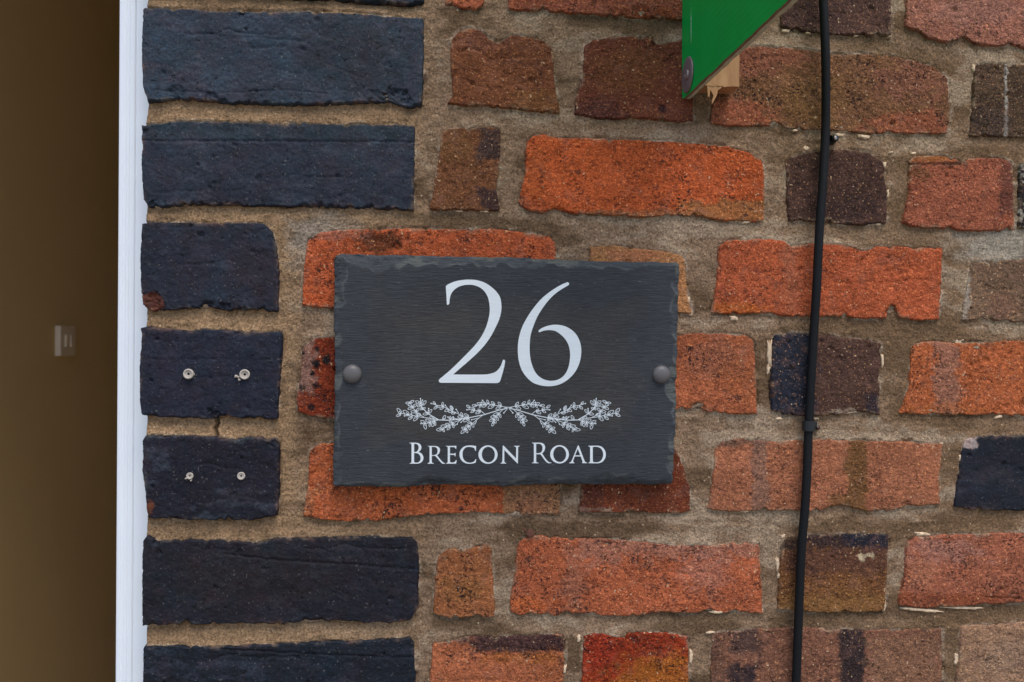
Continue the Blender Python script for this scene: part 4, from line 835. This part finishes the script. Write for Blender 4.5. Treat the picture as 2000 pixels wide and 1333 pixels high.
text = [
 [k1(closed([[(93, 97), (210, 97)], [(210, 97), (250, 103), (290, 125), (313, 165), (312, 205), (295, 240), (258, 272)], [(258, 272), (305, 290), (340, 330), (352, 375), (345, 420), (315, 460), (270, 482), (225, 487)], [(225, 487), (95, 487)], [(95, 487), (97, 479)], [(97, 479), (122, 470), (131, 440)], [(131, 440), (131, 140)], [(131, 140), (120, 112), (93, 104)], [(93, 104), (93, 97)]])),
  k1(closed([[(180, 119), (205, 116), (240, 130), (262, 165), (262, 205), (245, 245), (210, 268), (180, 270)], [(180, 270), (180, 119)]])), k1(closed([[(179, 289), (215, 289), (260, 305), (290, 340), (300, 385), (290, 430), (255, 462), (215, 468), (188, 463), (179, 445)], [(179, 445), (179, 289)]]))],
 [k1(closed([[(432, 157), (530, 157)], [(530, 157), (590, 160), (635, 180), (660, 215), (655, 265), (640, 300), (605, 330)], [(605, 330), (660, 400), (710, 455), (742, 474), (757, 479)], [(757, 479), (757, 487)], [(757, 487), (705, 487)], [(705, 487), (665, 450), (615, 390), (575, 348), (550, 341), (508, 342)], [(508, 342), (508, 440)], [(508, 440), (516, 468), (545, 478)], [(545, 478), (545, 487)], [(545, 487), (430, 487)], [(430, 487), (432, 478)], [(432, 478), (458, 468), (467, 440)], [(467, 440), (467, 190)], [(467, 190), (458, 168), (432, 163)], [(432, 163), (432, 157)]])),
  k1(closed([[(508, 178), (540, 174), (585, 185), (612, 215), (615, 265), (600, 305), (570, 322), (540, 328), (508, 326)], [(508, 326), (508, 178)]]))],
 [k1([(768, 157), (962, 156), (966, 153), (962, 210), (949, 210), (941, 186), (915, 178), (846, 178), (846, 300), (925, 302), (943, 287), (952, 287), (947, 352), (938, 350), (930, 325), (846, 322), (846, 445), (855, 463), (900, 466), (935, 455), (958, 420), (972, 425), (960, 487), (775, 487), (778, 478), (798, 470), (805, 445), (805, 190), (798, 168), (768, 163)])],
 [k1(closed([[(1333, 160), (1330, 245)], [(1330, 245), (1313, 245)], [(1313, 245), (1304, 207), (1270, 185), (1210, 175), (1150, 182), (1110, 215), (1085, 260), (1080, 320), (1090, 380), (1125, 435), (1175, 462), (1225, 470), (1280, 455), (1310, 427), (1322, 400)], [(1322, 400), (1335, 403)], [(1335, 403), (1325, 468)], [(1325, 468), (1270, 482), (1200, 487), (1130, 475), (1070, 435), (1035, 380), (1023, 320), (1033, 255), (1075, 195), (1130, 160), (1200, 148), (1270, 150), (1333, 160)]]))],
 [k1(ell(1554, 318, 178, 171)), k1(ell(1560, 318, 121, 146, -0.06))],
 [k1([(1828, 152), (1842, 150), (2077, 393), (2077, 190), (2067, 170), (2038, 164), (2038, 155), (2145, 155), (2145, 163), (2118, 170), (2113, 195), (2110, 482), (2100, 482), (1857, 232), (1857, 440), (1866, 468), (1892, 475), (1890, 484), (1788, 484), (1790, 474), (1813, 466), (1820, 440)])],
 [k2(closed([[(467, 97), (590, 95)], [(590, 95), (650, 102), (695, 130), (711, 175), (705, 225), (685, 265), (655, 295)], [(655, 295), (710, 380), (760, 440), (800, 463), (830, 470)], [(830, 470), (830, 477)], [(830, 477), (765, 477)], [(765, 477), (720, 440), (670, 375), (628, 318), (605, 312), (545, 312)], [(545, 312), (545, 445)], [(545, 445), (556, 463), (590, 470)], [(590, 470), (590, 478)], [(590, 478), (465, 478)], [(465, 478), (467, 470)], [(467, 470), (494, 462), (502, 440)], [(502, 440), (502, 135)], [(502, 135), (494, 112), (467, 104)], [(467, 104), (467, 97)]])),
  k2(closed([[(545, 120), (590, 116), (635, 130), (660, 170), (660, 225), (640, 270), (605, 290), (545, 292)], [(545, 292), (545, 120)]]))],
 [k2(ell(980, 313, 174, 170)), k2(ell(983, 313, 120, 145, -0.06))],
 [k2([(1322, 146), (1335, 146), (1447, 440), (1468, 462), (1495, 470), (1493, 477), (1395, 477), (1397, 470), (1410, 460), (1406, 440), (1375, 352), (1262, 352), (1232, 435), (1237, 460), (1258, 470), (1256, 478), (1158, 478), (1160, 470), (1190, 455), (1212, 420)]), k2([(1318, 212), (1269, 332), (1367, 332)])],
 [k2(closed([[(1515, 155), (1690, 152)], [(1690, 152), (1760, 170), (1815, 225), (1840, 300), (1830, 380), (1785, 445), (1720, 475), (1650, 480)], [(1650, 480), (1518, 478)], [(1518, 478), (1520, 468)], [(1520, 468), (1540, 460), (1549, 435)], [(1549, 435), (1549, 190)], [(1549, 190), (1540, 172), (1515, 163)], [(1515, 163), (1515, 155)]])),
  k2(closed([[(1598, 178), (1650, 172), (1715, 185), (1765, 225), (1790, 290), (1785, 365), (1750, 430), (1700, 458), (1645, 462), (1606, 452), (1598, 430)], [(1598, 430), (1598, 178)]]))],
]
glyphs('street_name', text, sign, 'white small-capital lettering Brecon Road')
# leaf sprigs, left half drawn, right half mirrored
z5 = lambda p: (765 + p[0] / 15.68, 770 + p[1] / 15.68); z6 = lambda p: (880 + p[0] / 15.68, 770 + p[1] / 15.68)
stems = [[(1000, 796.3), (994.8, 796), (991, 797.4), (984.6, 799.3), (975.7, 801.2), (947, 809.9), (940, 811.5), (916.4, 816.2), (900, 819), (878.5, 821), (859.4, 820.7), (855.6, 819.7), (839, 810.2), (835.8, 808), (828.8, 801), (824, 795), (822.4, 788), (821, 779)],
         [(857, 820.5), (841.5, 817.8), (828.8, 816), (819, 814.6), (809.6, 812.7), (803, 811), (791.8, 809.5), (784, 807.6)], [(828.8, 815.5), (821.8, 811.5), (814.7, 806.4), (809.6, 800.6), (805.8, 796), (802, 789), (800.5, 787)]]
stems += [[z5(p) for p in q] for q in [[(390, 670), (560, 660)], [(600, 610), (650, 680)], [(515, 345), (620, 390)], [(945, 190), (905, 270), (920, 380)], [(1130, 445), (1110, 590)], [(1210, 290), (1420, 350), (1560, 370), (1700, 450), (1860, 520)], [(1640, 345), (1720, 450)], [(895, 905), (1000, 910), (1180, 870), (1300, 830), (1420, 800)], [(1490, 1035), (1560, 1065), (1690, 1000), (1790, 960), (1882, 890)], [(1720, 705), (1800, 790)]]]
stems += [[z6(p) for p in q] for q in [[(170, 470), (250, 590)], [(60, 540), (160, 570), (290, 640), (370, 690), (480, 720)], [(500, 485), (650, 480), (760, 510), (920, 520), (1050, 620)], [(975, 195), (1080, 310)], [(800, 355), (950, 325), (1150, 310), (1350, 345), (1550, 375), (1740, 410), (1880, 420)], [(645, 790), (840, 740)], [(1630, 580), (1740, 450)], [(745, 910), (790, 850), (770, 800)], [(690, 890), (800, 790), (980, 650)], [(1480, 590), (1600, 480)], [(690, 890), (600, 960), (470, 1060), (400, 1120)], [(1480, 590), (1390, 690), (1330, 770), (1290, 900)], [(320, 865), (410, 770)], [(195, 930), (260, 830), (400, 740)], [(0, 900), (200, 830), (400, 740), (550, 700)], [(80, 700), (160, 760), (380, 750)]]]
leaves = [(z5(q[:2]), z5(q[2:])) for q in [(285, 590, 170, 440), (280, 610, 150, 680), (525, 625, 350, 510), (630, 690, 510, 775), (800, 690, 670, 815), (790, 680, 750, 590), (890, 650, 770, 590), (560, 275, 430, 275), (560, 270, 680, 200), (640, 400, 500, 460), (645, 400, 770, 310), (760, 540, 590, 540), (740, 540, 840, 440), (880, 290, 730, 220), (900, 350, 780, 380), (940, 340, 1050, 210), (930, 400, 890, 490), (930, 470, 1030, 420), (1110, 600, 960, 620), (1110, 590, 1230, 480), (1040, 900, 890, 820), (1010, 900, 1040, 1075), (1190, 860, 1040, 780), (1180, 880, 1160, 1000), (1310, 820, 1170, 700), (1300, 840, 1240, 1000), (1310, 840, 1340, 960), (1340, 320, 1275, 235), (1400, 370, 1295, 460), (1560, 380, 1560, 255), (1590, 390, 1480, 470), (1840, 480, 1800, 360), (1760, 470, 1625, 530), (1880, 530, 1740, 545), (1570, 800, 1640, 655), (1800, 780, 1790, 680), (1690, 1000, 1510, 975), (1550, 1080, 1370, 1100), (1570, 1060, 1610, 1160), (1790, 1000, 1700, 1100), (1780, 950, 1650, 910), (1860, 880, 1760, 840)]]
leaves += [(z6(q[:2]), z6(q[2:])) for q in [(70, 480, 20, 370), (150, 570, 30, 600), (370, 690, 320, 570), (380, 690, 220, 700), (550, 700, 430, 610), (540, 740, 400, 850), (540, 720, 560, 820), (500, 720, 400, 770), (600, 430, 490, 345), (740, 480, 650, 410), (730, 500, 620, 565), (920, 530, 840, 460), (910, 540, 770, 595), (800, 355, 660, 350), (950, 320, 810, 280), (945, 330, 880, 410), (1160, 310, 1120, 185), (1100, 320, 980, 400), (1080, 310, 980, 260), (1350, 330, 1250, 235), (1330, 340, 1150, 430), (1550, 370, 1460, 250), (1540, 380, 1390, 465), (1480, 590, 1310, 650), (1480, 600, 1540, 720), (1390, 680, 1230, 710), (1400, 690, 1460, 810), (1330, 770, 1190, 825), (1340, 780, 1390, 890), (1330, 850, 1270, 980), (640, 880, 520, 880), (640, 890, 710, 1020), (560, 960, 450, 985), (570, 970, 590, 1100), (470, 1060, 340, 1030), (470, 1070, 520, 1190), (450, 1080, 320, 1205), (60, 920, 100, 1030), (50, 900, 150, 960), (100, 790, 40, 720)]]
bulbs = [z5(p) for p in [(390, 670), (600, 610), (515, 345), (880, 140), (945, 190), (1130, 445), (1210, 290), (1450, 405), (1640, 345), (895, 905), (1490, 1035), (1720, 705)]] + [z6(p) for p in [(170, 470), (80, 700), (500, 485), (945, 255), (975, 195), (645, 790), (1630, 580), (745, 910), (320, 865), (195, 930)]]
LV = []; LF = []
def ribbon(pts, wd, lvl=0.0):
    q = cat([tuple(p) for p in pts], 4) + [tuple(pts[-1])] if len(pts) > 2 else [tuple(p) for p in pts]
    b0 = len(LV)
    for i, p in enumerate(q):
        a = np.array(q[min(i + 1, len(q) - 1)]) - np.array(q[max(i - 1, 0)]); a = a / (np.linalg.norm(a) + 1e-9); nrm = np.array((-a[1], a[0])) * wd / 2
        for sg in (1, -1): LV.append(P1(p[0] + nrm[0] * sg, p[1] + nrm[1] * sg, PRINT + lvl))
    for i in range(len(q) - 1): LF.append((b0 + 2 * i, b0 + 2 * i + 1, b0 + 2 * i + 3, b0 + 2 * i + 2))
for mir in (False, True):
    fx = (lambda p: (1985.6 - p[0], p[1])) if mir else (lambda p: p)
    for si, q in enumerate(stems): ribbon([fx(p) for p in q], 1.1 if si else 1.6, 1e-5 * (si % 9))
    for li, (b0, t0) in enumerate(leaves):
        b0, t0 = np.array(fx(b0)), np.array(fx(t0)); d = t0 - b0; nr = np.array((-d[1], d[0])); oc = []
        for k in range(13):
            a = 2 * math.pi * k / 12; u = 0.5 - 0.5 * math.cos(a); oc.append(tuple(b0 + d * u + nr * 0.26 * math.sin(a) * (1.1 - 0.35 * u)))
        ribbon(oc, 1.0, 4e-5 + 1e-5 * (li % 11)); ribbon([tuple(b0), tuple(b0 + d * 0.5)], 1.3, 2e-5 + 1e-5 * (li % 11))
    for bi, p in enumerate(bulbs):
        p = fx(p); b0 = len(LV)
        for k in range(8): LV.append(P1(p[0] + 1.35 * math.cos(k * math.pi / 4), p[1] + 1.35 * math.sin(k * math.pi / 4), PRINT + 1.8e-4))
        LF.append(tuple(range(b0, b0 + 8)))
o = link('leaf_sprig', mesh_np('leaf_sprig', LV, LF, smooth=False), M['paint'], sign); o['label'] = 'pair of fine white leafy sprigs joined at the centre'

# ------------------------------------------------------------------ cable and its clips
path = [(1600, -420, .012), (1604, -200, .016), (1606, -60, .018), (1608, 0, .018), (1612, 100, .017), (1613, 180, .014), (1612, 260, .011), (1607, 360, .012), (1601, 440, .013), (1595, 560, .012), (1590, 640, .010), (1583, 760, .0085), (1579.5, 830, .0080), (1577, 900, .009), (1573, 980, .010), (1565, 1080, .010), (1560, 1200, .0095), (1555, 1333, .0095), (1549, 1500, .009), (1542, 1800, .009)]
tag(link('cable', tube_me('cable', [P1(*p) for p in path], 0.0039, 18, 10), M['cable']), 'black round cable running down the brick wall right of the sign', 'cable')
def nail_head(parent, c, r, mat, d=(0.15, -1, 0.1), ln=0.010, name='nail'):
    link(name, lathe_me(name, [(r * .45, -ln), (r * .45, -0.0012), (r * .95, -0.001), (r, -0.0003), (r * .8, 0.0003), (r * .3, 0.0005)], c, d, 20), mat, parent)
def clip(px, py, out, label, rad, arm, nailc, nmat, half=0.0042, arc=(-0.15, 1.15)):
    c = P1(px, py, out); e = empty('cable_clip', Vector((c.x, 0, c.z)), label, 'cable clip', 'clips holding the cable')
    V = []; F = []; n_ = 20                                  # saddle: an open band round the cable, ends down to the wall
    prof = [(math.cos(a), math.sin(a)) for a in [math.pi * (arc[0] + (arc[1] - arc[0]) * k / n_) for k in range(n_ + 1)]]
    for zz in (-half, half):
        for rr in (rad, rad + 0.0017):
            for (cx_, sy_) in prof: V.append((c.x + cx_ * rr, c.y - sy_ * rr, c.z + zz))
    m = n_ + 1
    for k in range(n_):
        F += [(k, k + 1, 2 * m + k + 1, 2 * m + k)[::-1], (m + k, m + k + 1, 3 * m + k + 1, 3 * m + k), (k, k + 1, m + k + 1, m + k), (2 * m + k, 2 * m + k + 1, 3 * m + k + 1, 3 * m + k)[::-1]]
    link('saddle', mesh_np('saddle', V, F, smooth=False), M['clip'], e)
    nc = P1(*nailc)
    me = tube_me('nail_boss', [Vector((nc.x, 0.0, nc.z)), Vector((nc.x, -0.004, nc.z)), nc + Vector((0, 0.002, 0)), nc], lambda f: arm * (1.25 - 0.45 * f), 14, 4)
    link('nail_boss', me, M['clip'], e)
    link('web', box_me('web', c.x + rad * 0.6, nc.x, -out * 0.35, -0.0005, c.z - half * .8, c.z + half * .8, 0.0006), M['clip'], e)
    nail_head(e, nc, arm * .62, nmat, (0.45, -1, 0.1))
clip(1612, 271, .0112, 'upper black cable clip with bright nail, below the green sign', 0.0040, 0.0034, (1633, 270, .0095), M['steel'], 0.0028, (-0.5, 0.12))
clip(1579.5, 832, .0080, 'lower black cable clip with rusty nail, beside the dark brick', 0.0041, 0.0019, (1598, 836, .0045), M['rust'], 0.0045)

# a stray nail in the joint under the sign
c = P1(1036, 1042, 0.0035); nl = empty('nail', c, 'small dark rusty nail stuck in the mortar joint below the sign', 'nail')
nail_head(nl, c, 0.0036, M['rust'], (0.1, -1, 0.25), 0.012, 'head')
link('bent_tip', tube_me('bent_tip', [c + Vector((-0.0035, 0.001, 0.001)), c + Vector((-0.0052, -0.0005, 0.0028)), c + Vector((-0.0062, 0.0008, 0.005))], 0.0009, 8, 5), M['rust'], nl)

# ------------------------------------------------------------------ green projecting sign board on its batten
p0 = P1(1331, 197, 0.002); XP = p0.x; ZB = p0.z
gs = empty('sign_board', (XP, 0, ZB), 'green plastic sign board standing out from the wall on a timber batten', 'sign')
def sheet_me(name, x0, x1, y0, y1, z0, z1, seed, nyy=60, nzz=60):
    """thin sheet standing out from the wall, its edges slightly ragged and bowed"""
    V = []; F = []
    for side, xx in enumerate((x0, x1)):
        for i in range(nyy + 1):
            for k in range(nzz + 1):
                u, t = i / nyy, k / nzz; y = y0 + (y1 - y0) * u; z = z0 + (z1 - z0) * t
                if k == 0: z += 0.0005 * float(fbm(np.array(y * 90), np.array(seed * 1.0), seed, 3))
                if i == 0: y += 0.0006 * float(fbm(np.array(z * 70), np.array(seed * 1.0), seed, 3))
                if i == 0 and k == 0: y -= 0.002
                V.append((xx + 0.0012 * math.sin(u * 2.2), y, z))
    m = (nyy + 1) * (nzz + 1); g = lambda s_, i, k: s_ * m + i * (nzz + 1) + k
    for i in range(nyy):
        for k in range(nzz): F += [(g(0, i, k), g(0, i, k + 1), g(0, i + 1, k + 1), g(0, i + 1, k)), (g(1, i, k), g(1, i + 1, k), g(1, i + 1, k + 1), g(1, i, k + 1))]
    b0 = len(F)
    for i in range(nyy): F += [(g(0, i, 0), g(0, i + 1, 0), g(1, i + 1, 0), g(1, i, 0)), (g(0, i, nzz), g(1, i, nzz), g(1, i + 1, nzz), g(0, i + 1, nzz))]
    for k in range(nzz): F += [(g(0, 0, k), g(1, 0, k), g(1, 0, k + 1), g(0, 0, k + 1)), (g(0, nyy, k), g(0, nyy, k + 1), g(1, nyy, k + 1), g(1, nyy, k))]
    me = mesh_np(name, V, F, smooth=False); return me, b0
for (xa, xb, sd, zo) in ((XP, XP + 0.0026, 3, 0.0), (XP + 0.0032, XP + 0.0070, 8, 0.0008)):
    me, b0 = sheet_me('fluted_sheet', xa, xb, -0.003, -0.42, ZB + zo, ZB + 0.52, sd)
    o = link('fluted_sheet', me, M['green'], gs); me.materials.append(M['edge_dark'] if sd == 3 else M['edge'])
    for pi, pl in enumerate(me.polygons): pl.material_index = 1 if pi >= b0 else 0
# washer and screw on the green face
def on_sheet(px, py):
    d = fwd * FPX + rgt * (px - 1000.0) + upv * (666.5 - py); t = (XP - cam_pos[0]) / d[0]; return Vector((cam_pos + d * t).tolist())
wc = on_sheet(1344.5, 147); wc.y = min(wc.y, -0.0165)
ws = link('washer', lathe_me('washer', [(0.0152, 0.0), (0.0156, 0.0004), (0.0154, 0.0014), (0.0145, 0.0017), (0.0048, 0.0012), (0.0030, 0.0012)], wc, (-1, 0, 0), 44), M['washer'], gs)
sc_ = link('screw_head', lathe_me('screw_head', [(0.0046, 0.0008), (0.0046, 0.0018), (0.0036, 0.0026), (0.0020, 0.0027), (0.0018, 0.0012), (0.0003, 0.0011)], wc, (-1, 0, 0), 24), M['steel'], gs)
# timber batten on the wall, broken at its lower end
FR = 0.027
xr = P1(1444, 140, FR).x; zbt = P1(1420, 169, FR).z; xl_ = XP + 0.0076
nb = 26; V = []; F = []
xs_ = np.linspace(xl_, xr, nb + 1)
for yy in (-FR, -0.003):
    for zi in range(2):
        for i, xx in enumerate(xs_):
            f = i / nb; tear = 0.0
            V.append((xx, yy, ZB + 0.52 if zi else zbt + 0.0007 * float(fbm(np.array(f * 14.0), np.array(yy * 50), 9, 3))))
g = lambda a, z_, i: (a * 2 + z_) * (nb + 1) + i
for i in range(nb):
    F += [(g(0, 0, i), g(0, 0, i + 1), g(0, 1, i + 1), g(0, 1, i)), (g(1, 0, i), g(1, 1, i), g(1, 1, i + 1), g(1, 0, i + 1)), (g(0, 0, i), g(1, 0, i), g(1, 0, i + 1), g(0, 0, i + 1)), (g(0, 1, i), g(0, 1, i + 1), g(1, 1, i + 1), g(1, 1, i))]
F += [(g(0, 0, 0), g(0, 1, 0), g(1, 1, 0), g(1, 0, 0)), (g(0, 0, nb), g(1, 0, nb), g(1, 1, nb), g(0, 1, nb))]
bt = link('batten', mesh_np('batten', V, F, smooth=False), M['wood'], gs); bt['label'] = 'pale sawn timber batten with a splintered lower end'
WORLD[bt.name] = Vector(bt.location) + Vector(gs.location)
def splinter(pts, th):
    """pts: outline in photo pixels on the batten front plane; a sliver of wood with thickness"""
    V = [P1(x, y, FR - 0.0004) for x, y in pts]; m = len(V); V += [v + Vector((0, th, 0)) for v in V]
    F = [tuple(range(m)), tuple(range(2 * m - 1, m - 1, -1))] + [((k + 1) % m, k, m + k, m + (k + 1) % m) for k in range(m)]
    o = link('splinter', mesh_np('splinter', V, F, smooth=False), M['wood']); attach(o, bt)
splinter([(1380, 160), (1405, 160), (1402, 178), (1400, 187), (1395, 196), (1391, 204), (1391, 196), (1394, 187), (1390, 180), (1387, 176), (1386, 190), (1383, 188), (1382, 176)], 0.003)
splinter([(1400, 160), (1412, 160), (1409, 172), (1403, 176)], 0.004)
